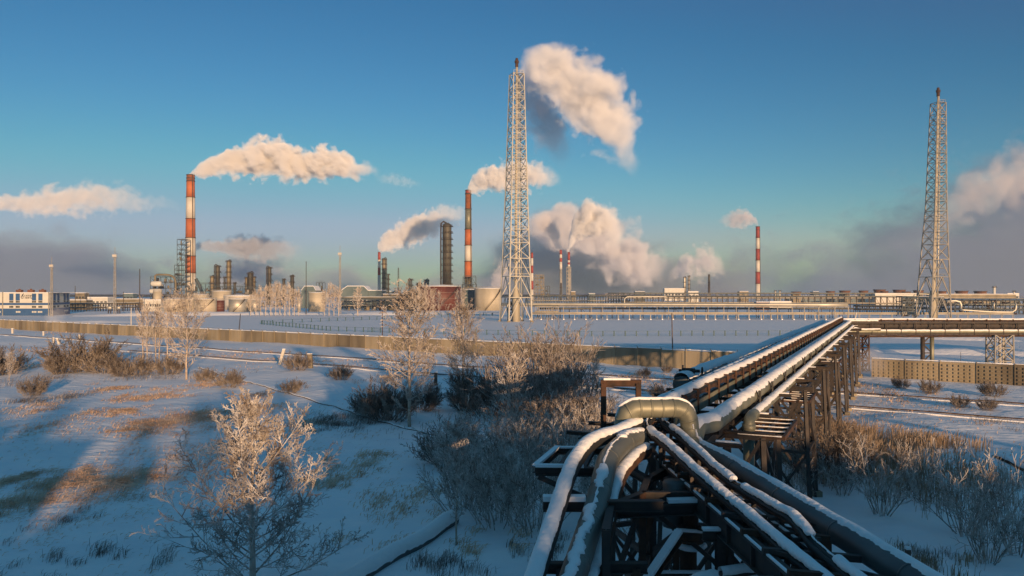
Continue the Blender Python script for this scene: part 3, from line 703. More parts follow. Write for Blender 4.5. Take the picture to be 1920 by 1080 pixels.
def shed(label, x0, x1, top, base, Y, D=14, m='creamwall', wins=0, gable=0, wm='glass', snow=True, name='industrial_shed', band=None):
    X0, X1, H = bbox_px(x0, x1, top, Y); s = Y / FPX; t = Thing(name, label, 'building', ((X0 + X1) / 2, Y, 0)); xm = (X0 + X1) / 2; w_ = X1 - X0
    if gable:                                                          # a hipped profile seen from its long front
        g = gable; prof = [(X0, -.3), (X1, -.3), (X1, H - g), (X1 - w_ * .16, H), (X0 + w_ * .22, H), (X0, H - g)]
    else: prof = [(X0, -.3), (X1, -.3), (X1, H), (X0, H)]
    k = len(prof); mb = MB(); mb.v = [(a, Y, b) for a, b in prof] + [(a, Y + D, b) for a, b in prof]; mb.f = [tuple(range(k)), tuple(reversed(range(k, 2 * k)))] + [((i + 1) % k, i, k + i, k + (i + 1) % k) for i in range(k)]
    t.part('wall', mb, m)
    if snow:
        mb = MB(); up = prof[2:]
        for a, b in zip(up[:-1], up[1:]):
            mb.v += [(a[0], Y - .25, a[1] + .05), (b[0], Y - .25, b[1] + .05), (b[0], Y + D, b[1] + .05), (a[0], Y + D, a[1] + .05), (a[0], Y - .25, a[1] + .45), (b[0], Y - .25, b[1] + .45), (b[0], Y + D, b[1] + .45), (a[0], Y + D, a[1] + .45)]
            o = len(mb.v) - 8; mb.f += [(o, o + 1, o + 2, o + 3), (o + 7, o + 6, o + 5, o + 4), (o, o + 4, o + 5, o + 1), (o + 2, o + 6, o + 7, o + 3), (o, o + 3, o + 7, o + 4), (o + 1, o + 5, o + 6, o + 2)]
        t.part('snow_roof', mb, 'snowcap')
    for i in range(wins):
        x = X0 + w_ * (i + .5) / wins; mb = MB(); mb.box((x, Y - .04, H * .55), (w_ / wins * .6, .14, H * .22)); t.part('window', mb, wm)
    if band: mb = MB(); mb.box((xm, Y - .06, H * .3), (w_ * .96, .12, H * .25)); t.part('cladding_band', mb, band)
    return t
shed('blue grey hipped hall with a snow edged roof, left of the slim chimney', 640, 690, 537, 560, 560, 18, 'bluegrey', 0, 3.0)
shed('lower blue grey wing attached right of the hipped hall', 690.5, 717, 545, 560, 561, 18, 'bluegrey', 3)
shed('small blue grey hipped hall behind the birches left of the glowing tank', 565, 592, 537, 560, 580, 16, 'bluegrey', 0, 3.0)
shed('snow covered long low shed right of the lower wing', 718, 776, 552, 575, 540, 14, 'column', 0)
shed('cream panelled low building just left of the tank row', 268, 302, 563, 580, 480, 8, 'creamwall', 8)
shed('cream block with fans behind the office building', 164, 202, 558, 575, 560, 10, 'creamwall', 5)
shed('small cream block left of the fan block', 131, 162, 563, 580, 520, 8, 'column', 3)
shed('long low grey wall building along the horizon left of the tanks', 196, 270, 561, 575, 700, 12, 'column', 0)
shed('small white plant building on the far horizon beside the bright slim column', 1246, 1283, 541, 553, 1080, 12, 'creamwall', 6)
shed('cream hall under brown cooling fans, right of centre', 1641, 1722, 551, 566, 700, 20, 'creamwall', 0, band='whitep')
shed('long cream roofed hall behind the right lattice tower, under fans', 1758, 1905, 552, 562, 720, 20, 'column', 0)
shed('low grey shed beyond the mid distance pipe bridge', 1480, 1640, 555, 566, 900, 16, 'bluegrey', 12)
shed('rusty brown hut between the pipe bridges', 1418, 1442, 567, 574, 520, 5, 'tankrust', 0)
shed('pale wall below the bridges right of the rusty hut', 1443, 1484, 566, 574, 540, 5, 'creamwall', 0)
def fan(label, px, top, base, wpx, Y):
    s = Y / FPX; X = (px - 960) * s; z1 = CAM_H - (top - HOR) * s; z0 = CAM_H - (base - HOR) * s; r = wpx * s / 2; t = Thing('cooling_fan', label, 'cooling fan', (X, Y, 0), 'brown cooling fan drums along the right horizon')
    mb = MB(); mb.tube([(X, Y, z0), (X, Y, z0 + (z1 - z0) * .5), (X, Y, z1)], [r * .9, r * .9, r * 1.05], 24); t.part('drum', mb, 'brick')
    mb = MB(); mb.cyl((X, Y), r * 1.1, z1 - .2, z1 + .15, 24); t.part('rim', mb, 'darksteel')
    mb = MB(); mb.box((X, Y + 1, z0 / 2), (r * 1.6, r * 1.2, z0)); t.part('base', mb, 'column')
for i, (px, tp, w_) in enumerate([(1493, 547, 18), (1557, 546, 16), (1584, 545, 20), (1619, 545, 17), (1649, 543, 21), (1658, 546, 14), (1686, 543.5, 22), (1699, 547, 15), (1722, 544.5, 18), (1766, 546, 16), (1803, 545.5, 22), (1838, 546, 22)]):
    fan('brown cooling fan drum, %s' % ('leftmost', 'second from the left', 'third from the left', 'fourth from the left', 'fifth, just left of the cream hall end', 'smaller sixth behind the fifth', 'seventh, above the cream hall', 'smaller eighth behind the seventh', 'ninth, left of the right lattice tower', 'tenth, right of the lattice tower', 'second from the right', 'rightmost')[i], px, tp, 552, w_, 760 if i % 2 else 790)

# ------------------------------------------------------------------ pipe bridges in the middle distance
def pipe_bridge(label, x0, x1, Ya, Yb, levels, n, m='darksteel', pm='tank', rows=(0, 2.6), feet=False, thin=.22, pipes=(.28, .22, .3), name='pipe_bridge', braces=True):
    """levels: heights of the decks; runs from photo column x0 at distance Ya to x1 at Yb"""
    A = Vector(((x0 - 960) / FPX * Ya, Ya, 0)); B = Vector(((x1 - 960) / FPX * Yb, Yb, 0)); d = (B - A).normalized(); nn = Vector((-d.y, d.x, 0)); L = (B - A).length
    t = Thing(name, label, 'pipe bridge', (A + B) / 2); H = max(levels)
    for i in range(n + 1):
        p = A + d * (L * i / n + rnd.uniform(-.25, .25) * L / n * .4); mb = MB()
        for r_ in rows: q = p + nn * r_; mb.beam((q.x, q.y, 0), (q.x, q.y, H), thin)
        for z in levels: a = p + nn * (rows[0] - .3); b = p + nn * (rows[-1] + .3); mb.beam((a.x, a.y, z), (b.x, b.y, z), thin)
        if braces and i < n and rnd.random() < .35: q = p + d * L / n; mb.beam((p.x, p.y, H), (q.x, q.y, 0), thin * .7)
        if i < 98: t.part('support', mb, m)
        if feet: mf = MB(); mf.box((p.x, p.y, .15), (.55, .55, .4)); t.part('footing', mf, 'snowcap')
    mi = 0
    for z in levels:
        mg = MB()
        for r_ in rows: a = A + nn * r_; b = B + nn * r_; mg.beam((a.x, a.y, z - .15), (b.x, b.y, z - .15), .2, .3)
        t.part('girder', mg, m)
        for k in range(3):
            r = pipes[k % len(pipes)]
            if not r: continue
            mb = MB(); off = rows[0] + .2 + (rows[-1] - rows[0] - .4) * k / 2; pts = []; j = 0
            while j <= 12:
                q = A.lerp(B, j / 12) + nn * off; pts.append((q.x, q.y, z + r + .05)); j += 1
            mb.tube(pts, r, 8); t.part('pipe', mb, pm if (k + mi) % 2 == 0 else 'insul', True)
            if k == 1: ms = MB(); ms.tube([(a, b, c + r * .75) for a, b, c in pts], r * .5, 6); t.part('snow_cover', ms, 'snowcap', True)
        mi += 1
    return t
pipe_bridge('bright silver pipeline on tall legs crossing right from the central tower', 940, 1590, 352, 330, [5.6], 26, 'greysteel', 'silver', (0, .9), pipes=(.62, 0, 0), thin=.16, braces=False)
pipe_bridge('low white pipeline on short snowy footed legs across the snow field', 995, 1900, 334, 332, [2.5], 44, 'greysteel', 'tank', (0, 1.0), True, pipes=(.3, 0, .16), thin=.18, braces=False)
pipe_bridge('pipe rack of mixed pipes right behind the low white pipeline', 1010, 1600, 352, 352, [2.2, 4.2], 30, 'darksteel', 'insul', (0, 3.0), pipes=(.2, .14, .22), thin=.18)
pipe_bridge('dense dark pipe bridge in the distance, left part', 985, 1180, 640, 620, [4.5, 8.5], 40, 'darkblock', 'tank', (0, 4), pipes=(.35, .3, .3), thin=.4)
pipe_bridge('long pipe bridge with pale upper pipe crossing to the right', 1165, 1700, 600, 540, [3.6, 8.2], 50, 'darksteel', 'tank', (0, 4), pipes=(.4, .25, .35), thin=.32)
pipe_bridge('distant upper pipe bridge along the horizon', 1140, 1760, 720, 700, [6, 10.2], 60, 'darkblock', 'tank', (0, 5), pipes=(.45, .3, .4), thin=.34)
pipe_bridge('dark low pipe rack left of the right lattice tower', 1600, 1712, 420, 400, [2.4, 4.2], 16, 'darksteel', 'insul', (0, 3), pipes=(.3, .2, .3))
pipe_bridge('crowded dark blue pipe rack right of the right lattice tower', 1765, 1990, 430, 420, [2.0, 4.4, 7.2], 26, 'darkblock', 'bluewall', (0, 6), pipes=(.4, .5, .35), thin=.35)
pipe_bridge('dark blue pipe rack left behind the right lattice tower', 1690, 1770, 440, 430, [2.4, 5.0, 8.2], 10, 'darkblock', 'bluegrey', (0, 6), pipes=(.4, .5, .35), thin=.35)
pipe_bridge('low rack of pipes between office building and tanks', 135, 268, 470, 500, [2.2, 4.6], 26, 'darksteel', 'insul', (0, 3), pipes=(.2, .25, .2), thin=.24)
pipe_bridge('dark blue pipe rack in front of the hipped hall', 640, 775, 520, 505, [2.4, 5.2, 7.6], 18, 'darkblock', 'tank', (0, 6), pipes=(.4, .5, .35), thin=.35)
pipe_bridge('short open frame of pale posts right of the central tower', 1003, 1047, 345, 345, [3.0, 5.4], 10, 'greysteel', 'tank', (0, 3), pipes=(.16, .14, .16), thin=.16, braces=False)
bent_pipe('thick bright pipe elbow rising right of the right lattice tower', [(1775, 565), (1792, 564), (1800, 566), (1802, 572), (1802, 580)], 400, 2.0)
bent_pipe('long bright pipe with an upturned end near the right edge', [(1802, 581), (1850, 584), (1898, 585), (1904, 581), (1905, 569)], 398, 1.6)
bent_pipe('short upright bright pipe stub between the two bright elbows', [(1863.5, 579), (1863.5, 567)], 399, 1.5)
bent_pipe('pipe with a square expansion loop over the right rack', [(1710, 558), (1716, 552), (1740, 552), (1752, 558)], 420, 1.0)
bent_pipe('far pale pipe stepping down left of the small white plant', [(1172, 580), (1171, 560), (1176, 556.5), (1300, 556)], 590, 1.1)

# ------------------------------------------------------------------ distant tree line and far low buildings
def treeline():
    mb = MB(); x = -2600
    while x < 2600:
        y = 1950 + 60 * MN.noise((x * .003, 0, 0)); h = 7 + 6 * max(0, MN.noise((x * .01, 1, 0)) + .3) + rnd.uniform(-1.2, 2.0); w_ = rnd.uniform(3, 7); n = 6
        o = len(mb.v); mb.v += [(x + math.cos(k * 2 * math.pi / n) * w_, y + math.sin(k * 2 * math.pi / n) * w_, 0) for k in range(n)] + [(x + math.cos(k * 2 * math.pi / n) * w_ * .7, y + math.sin(k * 2 * math.pi / n) * w_ * .7, h * .7) for k in range(n)] + [(x + rnd.uniform(-1, 1), y, h)]
        mb.f += [(o + k, o + (k + 1) % n, o + n + (k + 1) % n, o + n + k) for k in range(n)] + [(o + n + k, o + n + (k + 1) % n, o + 2 * n) for k in range(n)]
        x += w_ * rnd.uniform(.5, 1.1)
    struct('distant_woodland', mb, 'twig', False, 'stuff')
treeline()

rg = random.Random(5)
for i in range(16):                                                    # low scattered huts and frames filling the far plant
    px = (150, 240, 585, 606, 655, 730, 762, 905, 1075, 1110, 1200, 1300, 1395, 1460, 1530, 1900)[i]; w_ = rg.uniform(8, 22); tp = rg.uniform(546, 551)
    words = 'beyond the fan block|left of the tank row|behind the white headed mast|right of the glowing tank|behind the hipped hall|at the right end of the hall wing|left of the dark red tank|right of the orange and grey chimney|right of the paired chimneys|farther right of the paired chimneys|left of the small white plant|under the curling steam|left of the lone far chimney|under the white stubby vents|near the leftmost cooling fans|by the cream vent at the right'.split('|')[i]
    shed('small far works hut ' + words, px - w_ / 2, px + w_ / 2, tp, 556, 860 + i * 9, 10, ('column', 'bluegrey', 'darkblock', 'creamwall')[i % 4], 3, name='works_hut')
# ------------------------------------------------------------------ the snow laden pipe bridge in the foreground
V = Vector
def snow_cap(path, r, cov=58, th=.07, step=.12, seed=0.0, rag=14, side=0.0, gaps=0.0):
    """snow lying on a pipe: ragged lower edges, thicker along the crown"""
    pts = []
    for a, b in zip(path[:-1], path[1:]):
        a = Vector(a); b = Vector(b); n = max(1, int((b - a).length / step)); pts += [a.lerp(b, i / n) for i in range(n)]
    pts.append(Vector(path[-1])); mb = MB(); K = 8; dist = 0
    for i, p in enumerate(pts):
        d = pts[min(i + 1, len(pts) - 1)] - pts[max(0, i - 1)]
        if d.length < 1e-6: d = Vector((0, 1, 0))
        d.normalize(); rt = d.cross(Vector((0, 0, 1)))
        if rt.length < .2: rt = Vector((1, 0, 0))
        rt.normalize(); up = rt.cross(d).normalized(); flat = max(.15, abs(up.z)) ** 1.5
        if i: dist += (p - pts[i - 1]).length
        nA = MN.noise((dist * 1.7, seed, 0)) * 1.0 + MN.noise((dist * 6, seed, 2)) * .7 + rnd.uniform(-.35, .35)
        nB = MN.noise((dist * 1.7, seed, 9)) * 1.0 + MN.noise((dist * 6, seed, 7)) * .7 + rnd.uniform(-.35, .35)
        g = 1.0
        if gaps and MN.noise((dist * .5, seed, 20)) > gaps: g = .15
        c0 = -(cov * flat * g + nA * rag) + side; c1 = cov * flat * g + nB * rag + side
        c0 = min(c0, side - 3); c1 = max(c1, side + 3)
        tt = th * (1 + .5 * MN.noise((dist * .9, seed, 4))) * flat * g
        for k in range(K + 1):
            a = R(c0 + (c1 - c0) * k / K); e = min(1.0, math.sin(math.pi * k / K) * 2.2) if 0 < k < K else 0
            rr = r * .985 + (.035 * min(1, g + .3) + tt * max(0, math.cos(a - R(side)))) * e
            mb.v.append(tuple(p + up * math.cos(a) * rr + rt * math.sin(a) * rr))
    for i in range(len(pts) - 1):
        for k in range(K): o = i * (K + 1) + k; mb.f.append((o, o + K + 1, o + K + 2, o + 1))
    return mb
def pipeline(label, path, r, m='insul', cov=58, th=.07, step=.12, bands=1.2, seed=0.0, rag=12, name='insulated_pipe', snow=True, side=0.0, gaps=0.0, smooth=True, n=20):
    base = path[0]; t = Thing(name, label, 'pipe', (base[0], base[1], base[2]))
    mb = MB(); mb.tube(path, r, n)
    if bands:                                                          # overlapping jacket seams
        acc = 0
        for a, b in zip(path[:-1], path[1:]):
            a = Vector(a); b = Vector(b); Ls = (b - a).length
            while acc < Ls:
                p = a.lerp(b, acc / Ls); d = (b - a).normalized(); mb.tube([p - d * .03, p + d * .03], r + .008, n); acc += bands
            acc -= Ls
    t.part('pipe_jacket', mb, m, smooth)
    if snow: t.part('snow_cover', snow_cap(path, r, cov, th, step, seed, rag, side, gaps), 'snowcap', True)
    return t
RA = Vector((4.6, 24, 0)); RB = Vector((47.0, 113, 0)); RD = (RB - RA).normalized(); RN = Vector((RD.y, -RD.x, 0)); RL = (RB - RA).length
def rp(Y, off, z): u = (Y - RA.y) / RD.y; p = RA + RD * u + RN * off; return Vector((p.x, p.y, z))
def wob(path, amp, seed, f=.12):
    out = []
    for i, p in enumerate(path): out.append(Vector(p) + Vector((0, 0, amp * MN.noise((i * f, seed, 0)))) + RN * amp * .8 * MN.noise((i * f, seed, 5)))
    return out
FAR = 114.5
R2E = 118.0                       # how far right the second leg runs
def bendpath(off, z, y0, drop=0, z2=None):
    """along R1, round the far corner, and away to the right"""
    a = line(rp(y0, off, z), rp(FAR - 3 - off, off, z), 2.0)
    c = rp(FAR - 3 - off, off, z); z2 = z if z2 is None else z2
    e = Vector((c.x + 3.0, 115.5 - off * .8, z2)); cc = catmull([a[-3], a[-2], c, Vector((c.x + .9, 115.2 - off * .8, z)), e, e + Vector((3, 0, 0))], 1.0)
    return a[:-1] + cc[4:]
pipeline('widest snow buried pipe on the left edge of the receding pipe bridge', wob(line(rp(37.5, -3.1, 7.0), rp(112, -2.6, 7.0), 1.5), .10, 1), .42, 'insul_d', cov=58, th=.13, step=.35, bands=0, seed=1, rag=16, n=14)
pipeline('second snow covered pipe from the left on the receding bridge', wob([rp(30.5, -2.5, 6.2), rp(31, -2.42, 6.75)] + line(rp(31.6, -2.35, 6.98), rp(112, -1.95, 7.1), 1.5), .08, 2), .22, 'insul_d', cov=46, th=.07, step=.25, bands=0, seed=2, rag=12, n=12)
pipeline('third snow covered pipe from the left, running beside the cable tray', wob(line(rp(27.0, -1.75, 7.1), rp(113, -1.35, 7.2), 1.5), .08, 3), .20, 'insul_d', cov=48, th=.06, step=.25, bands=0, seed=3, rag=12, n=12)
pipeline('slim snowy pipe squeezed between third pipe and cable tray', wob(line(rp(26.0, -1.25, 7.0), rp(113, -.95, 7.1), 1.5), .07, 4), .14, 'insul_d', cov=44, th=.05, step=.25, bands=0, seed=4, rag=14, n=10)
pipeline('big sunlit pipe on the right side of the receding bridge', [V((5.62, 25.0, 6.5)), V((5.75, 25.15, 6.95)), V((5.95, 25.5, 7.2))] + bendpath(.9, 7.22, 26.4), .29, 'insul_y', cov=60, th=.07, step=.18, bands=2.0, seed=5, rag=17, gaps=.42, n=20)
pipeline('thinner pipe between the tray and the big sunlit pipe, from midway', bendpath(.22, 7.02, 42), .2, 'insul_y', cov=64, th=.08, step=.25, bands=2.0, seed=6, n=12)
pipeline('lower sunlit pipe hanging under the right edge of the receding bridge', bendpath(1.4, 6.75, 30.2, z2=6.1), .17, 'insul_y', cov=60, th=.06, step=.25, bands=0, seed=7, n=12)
# leg to the right
YR = 115.5
pipeline('fat dark brown pipe in the middle of the bridge leg running right', line((47, YR - .2, 6.65), (R2E, YR - .2, 6.65), 2.0), .55, 'darksteel', cov=40, th=.05, step=.5, bands=6, seed=8, n=16)
pipeline('pale pipe along the bottom of the bridge leg running right', wob(line((46.5, YR - .9, 5.85), (R2E, YR - .9, 5.75), 2.0), .10, 9), .24, 'insul_y', cov=60, th=.08, step=.4, bands=6, seed=9, n=12)
pipeline('rusty bare pipe strung below the bridge leg running right', wob(line((49.5, YR - .5, 5.15), (R2E, YR - .5, 5.35), 2.5), .14, 10), .17, 'rust', cov=40, th=.04, step=.5, bands=0, seed=10, n=10)

t = Thing('pipe_saddles', 'dark saddles and clamps holding the receding pipes', 'pipe clamps', rp(30, 0, 6.9))
y = 33.0
while y < 110:
    for off, z, r in ((-2.2, 7.0, .34), (-1.6, 7.12, .31), (.9, 7.22, .34)):
        if rnd.random() < .75: q = rp(y + rnd.uniform(-.6, .6), off, z); mb = MB(); mb.tube([q - RD * .06, q + RD * .06], r, 14); mb.beam(q + RN * (r + .05) - V((0, 0, .3)), q + RN * (r + .05) + V((0, 0, .25)), .07); t.part('clamp', mb, 'cable')
    y += 3.4 + y * .02
def cable_tray(label, path, w_=.5, h=.28, hang=3.0, m='rust', plate=True, step=.3):
    t = Thing('cable_tray', label, 'cable tray', path[0]); mb = MB(); ms = MB(); k = 0; acc = 0
    side = Vector((0, 0, 1)).cross((Vector(path[-1]) - Vector(path[0])).normalized()).normalized()
    for a, b in zip(path[:-1], path[1:]):
        a = Vector(a); b = Vector(b)
        for sg in (-1, 1): mb.beam(a + side * sg * w_ / 2, b + side * sg * w_ / 2, .04, h * .5)
        mb.beam(a + side * w_ * .1, b + side * w_ * .1, w_ * .8, .06)
    t.part('tray', mb, m)
    cp = [Vector(p) + Vector((0, 0, .06)) for p in path]
    mb = MB(); mb.tube(cp, .10, 8); mb.tube([p + side * .16 for p in cp], .07, 6); mb.tube([p - side * .15 for p in cp], .08, 6); t.part('cables', mb, 'cable', True)
    t.part('snow_cover', snow_cap([p + Vector((0, 0, .02)) for p in cp], .17, 75, .08, step, hang * 3.3, 16), 'snowcap', True)
    for a, b in zip(path[:-1], path[1:]):
        a = Vector(a); b = Vector(b); Ls = (b - a).length
        while acc < Ls:
            p = a.lerp(b, acc / Ls); mb = MB(); q = Vector((0, 0, 1))
            if plate:
                mb.beam(p - side * w_ * .7 - q * .62, p - side * w_ * .7 + q * .22, .07); mb.beam(p - side * w_ * .7 + q * .2, p + side * w_ * .3 + q * .2, .06); mb.beam(p - side * w_ * .7 - q * .1, p + side * w_ * .4 - q * .1, .06)
            else: mb.beam(p - q * .55, p, .09); mb.beam(p - side * w_ * .6 - q * .06, p + side * w_ * .6 - q * .06, .07)
            t.part('bracket', mb, m); acc += hang; k += 1
        acc -= Ls
    return t
cable_tray('bracketed cable tray glowing in the sun along the receding pipe bridge', wob(line(rp(25.2, -.45, 7.78), rp(113.5, -.35, 7.72), 1.6), .07, 12), hang=1.9)
cable_tray('bracketed cable tray on top of the bridge leg running right', wob(line((47.5, YR - .5, 7.4), (R2E, YR - .5, 7.4), 2), .05, 13), hang=1.9)
# timber-like side board catching the light next to the tray
t = Thing('side_board', 'long sunlit board along the right face of the cable tray', 'board', rp(26, -.1, 7.1)); mb = MB(); P_ = line(rp(25.4, -.16, 7.40), rp(113, -.12, 7.36), 2.2)
for a, b in zip(P_[:-1], P_[1:]): mb.beam(a, b - RD * .03, .05, .40)
t.part('plank', mb, 'insul_y')

# deck steel of the rack
t = Thing('rack_deck', 'steel deck of girders and cross beams carrying the receding pipes', 'steel deck', rp(24, 0, 0))
for off in (-2.9, -1.7, .35, .75):
    mb = MB(); P_ = line(rp(24.5, off, 6.62), rp(113.5, off, 6.62), 6)
    for a, b in zip(P_[:-1], P_[1:]): mb.ibeam(a, b, .2, .34, .035)
    t.part('girder', mb, 'darksteel')
y = 25.0; k = 0
while y < 113:
    mb = MB(); mb.ibeam(rp(y, -3.6, 6.84), rp(y, 1.0 if k % 3 else 2.1, 6.84), .16, .12, .03); t.part('cross_beam', mb, 'darksteel')
    if k % 3 == 0: mb = MB(); mb.beam(rp(y, 1.3, 6.95), rp(y, 2.0, 6.95), .10, .05); t.part('snow_cover', mb, 'snowcap')
    y += 1.6 + y * .012; k += 1
t = Thing('rack_deck', 'steel deck carrying the bridge leg that runs right', 'steel deck', (80, YR, 0))
for dy in (-1.1, .6):
    for z in (5.5, 7.15):
        mb = MB(); mb.beam((47, YR + dy, z), (R2E, YR + dy, z), .2, .28); t.part('girder', mb, 'darksteel')
for i in range(34):
    x = 47.5 + i * 2.1; mb = MB(); mb.beam((x, YR - 1.3, 5.5), (x, YR + .8, 5.5), .14); mb.beam((x, YR - 1.1, 5.5), (x, YR - 1.1, 7.1), .1); t.part('cross_beam', mb, 'darksteel')

def trestle(label, Y, dl, offs, ztop, caps=(-3.4, 2.5), m='darksteel', w_=.2, tiers=2, plat=None, group='trestles under the receding pipe bridge'):
    t = Thing('trestle', label, 'trestle', rp(Y, 0, 0), group); c = {}
    zg = lambda p: gh(p.x, p.y) - .2
    for i, dy in enumerate((-dl / 2, dl / 2)):
        for j, off in enumerate(offs):
            b = rp(Y + dy, off * 1.12, 0); b.z = zg(b); q = rp(Y + dy, off, ztop); c[i, j] = (b, q)
            mb = MB(); mb.ibeam(b, q, w_, w_, .03, up=tuple(RD)) if j % 2 else mb.beam(b, q, w_ * .85); t.part('leg', mb, m)
            mb = MB(); mb.box((b.x, b.y, b.z + .28), (.5, .5, .4)); t.part('footing', mb, 'concrete')
        mb = MB(); mb.ibeam(rp(Y + dy, caps[0], ztop + .05), rp(Y + dy, caps[1], ztop + .05), .24, .26, .03); t.part('cap_beam', mb, m)
        mb = MB(); mb.beam(rp(Y + dy, offs[-1] + .4, ztop + .21), rp(Y + dy, caps[1], ztop + .21), .14, .05); t.part('snow_cover', mb, 'snowcap')
    us = [i / tiers for i in range(tiers + 1)]
    def face(k1, k2, wb):
        mb = MB()
        for a, b in zip(us[:-1], us[1:]):
            p = c[k1]; q = c[k2]; A = p[0].lerp(p[1], a); B = p[0].lerp(p[1], b); C = q[0].lerp(q[1], a); D = q[0].lerp(q[1], b)
            mb.beam(A, D, wb); mb.beam(C, B, wb); mb.beam(B, D, wb * 1.1)
        t.part('bracing', mb, m)
    n = len(offs)
    for i in (0, 1):
        for j in range(n - 1): face((i, j), (i, j + 1), .12)
    face((0, n - 1), (1, n - 1), .11); face((0, 0), (1, 0), .11)
    if plat:
        o0, o1, z = plat; mb = MB()
        for a, b in ((o0, o0), (o1, o1)): mb.beam(rp(Y - dl / 2, a, z), rp(Y + dl / 2, b, z), .1, .16)
        for q in range(5): yy = Y - dl / 2 + dl * q / 4; mb.beam(rp(yy, o0, z), rp(yy, o1, z), .12, .07)
        t.part('landing', mb, 'rust')
        mb = MB()
        for q in range(5): yy = Y - dl / 2 + dl * q / 4; mb.beam(rp(yy, o0 + .06, z + .06), rp(yy, o1 - .06, z + .06), .06, .03)
        t.part('snow_cover', mb, 'snowcap')
    return t
for Y, dl, lab, plat in ((30.5, 3.6, 'nearest trestle of the receding bridge, with an open landing', (1.2, 2.8, 6.45)), (44, 3.4, 'second trestle of the receding bridge, tallest dark legs right of the landing', (1.0, 2.3, 5.8)), (55, 3.0, 'third trestle of the receding bridge, in front of the railway', None), (66, 3.0, 'fourth trestle of the receding bridge, beside the nearer track', (1.0, 2.4, 5.9)), (77, 3.0, 'fifth trestle of the receding bridge, between the two tracks', None), (88, 3.0, 'sixth trestle of the receding bridge, beyond the farther track', None), (98, 2.6, 'seventh trestle of the receding bridge, just before the fence line', (1, 2.4, 5.9)), (108, 2.6, 'last trestle of the receding bridge, standing at the gap in the fence', None)):
    trestle(lab, Y, dl, (-2.4, .2, 2.1), 6.42, plat=plat)
def xtower(label, x, y, w_, d_, H, m, heavy=None, tiers=3):
    t = Thing('trestle', label, 'trestle', (x, y, 0), 'trestles under the bridge leg running right')
    if heavy:
        for dx, mm in ((-w_ / 2, 'darksteel'), (w_ / 2, 'insul_y')):
            mb = MB(); mb.tube([(x + dx, y, -.3), (x + dx, y, H)], .30, 14); t.part('leg', mb, mm, True); mb = MB(); mb.cyl((x + dx, y), .42, H - .1, H + .12, 14); t.part('cap_plate', mb, mm)
        mb = MB()
        for k in range(4):
            a, b = H * k / 4, H * (k + 1) / 4; mb.beam((x - w_ / 2, y, a if k % 2 else b), (x + w_ / 2, y, b if k % 2 else a), .16); mb.beam((x - w_ / 2, y, b), (x + w_ / 2, y, b), .16)
        t.part('bracing', mb, 'darksteel')
    else:
        lattice(t, sq((x, y), w_ / 2 * 1.05, -.3, 0, d_ / 2), sq((x, y), w_ / 2, H, 0, d_ / 2), [i / tiers for i in range(tiers + 1)], .12, .12, m)
        mb = MB(); mb.beam((x, y, 0), (x, y, H), .22); mb.beam((x + .5, y, 0), (x + .5, y, H), .16); t.part('riser', mb, m)
    return t
xtower('lattice corner trestle where the bridge turns right', 50.3, 115.5, 1.9, 2.2, 5.4, 'rust')
xtower('trestle of two thick round columns, one dark and one pale', 60.2, 115.5, 1.35, 2, 5.4, 'darksteel', True)
xtower('open lattice trestle nearest the right edge', 70.7, 115.5, 2.6, 2.2, 5.4, 'greysteel')
xtower('farther lattice trestle beyond the right edge', 84, 115.5, 2.6, 2.2, 5.4, 'darksteel')
xtower('farthest lattice trestle beyond the right edge', 99, 115.5, 2.6, 2.2, 5.4, 'darksteel')
mb = MB(); mb.tube([(0, 0, 0), (.25, 0, 1.3)], [.11, .09], 8); mb.beam((.8, 0, .25), (1.9, 0, .3), .5, .16); o = build('vent_pipe', mb, 'whitep'); o.location = (49.6, 115.3, 7.3); tag(o, 'short white leaning vent pipe on the corner of the bridge', 'vent')

# ------------------------------------------------------------------ near junction: loop, descending pipes, trays
Lz = 7.95
loop = [(5.62, 24.1, 6.72), (5.50, 24.3, 6.95), (5.46, 24.45, 7.30), (5.44, 24.45, 7.50), (5.33, 24.42, 7.80), (5.05, 24.38, Lz), (4.6, 24.34, Lz), (4.1, 24.32, Lz), (3.75, 24.3, Lz), (3.50, 24.3, 7.82), (3.40, 24.34, 7.52), (3.42, 24.5, 7.22), (3.55, 24.9, 7.0), (3.8, 25.6, 6.95)]
t = pipeline('fat elbowed expansion loop pipe arching over the junction', catmull(loop, .16), .28, 'insul_y', cov=13, th=.04, step=.06, bands=.34, seed=21, rag=15, side=10)
pipeline('long thick grey pipe with ragged snow running to the lower right corner', line((5.55, 24.5, 6.75), (6.1, 22.6, 6.62), .3)[:-1] + line((6.1, 22.6, 6.62), (6.85, 17.5, 6.42), .3)[:-1] + line((6.85, 17.5, 6.42), (7.6, 9.0, 6.35), .3), .265, 'insul_d', cov=44, th=.04, step=.06, bands=2.6, seed=22, rag=13, side=-30)
def cam(px, py, Y): return at(px, py, Y)
pipeline('outer left snowy pipe bending down to the bottom edge', catmull([cam(1196, 797, 24.5), cam(1160, 812, 23.2), cam(1108, 832, 21.6), cam(1078, 868, 20.4), cam(1062, 905, 19.4), cam(1036, 985, 17.6), cam(1004, 1082, 15.8), cam(975, 1180, 14.2)], .15), .19, 'cable', cov=60, th=.06, step=.08, bands=0, seed=23, rag=10)
pipeline('thick middle pipe with bare grey side bending down to the bottom edge', catmull([cam(1200, 822, 24.0), cam(1172, 830, 22.6), cam(1143, 858, 21.2), cam(1131, 893, 20.3), cam(1117, 950, 18.9), cam(1081, 1060, 16.6), cam(1052, 1150, 15.0)], .12), .28, 'insul', cov=26, th=.03, step=.06, bands=1.6, seed=24, rag=22, gaps=.02)
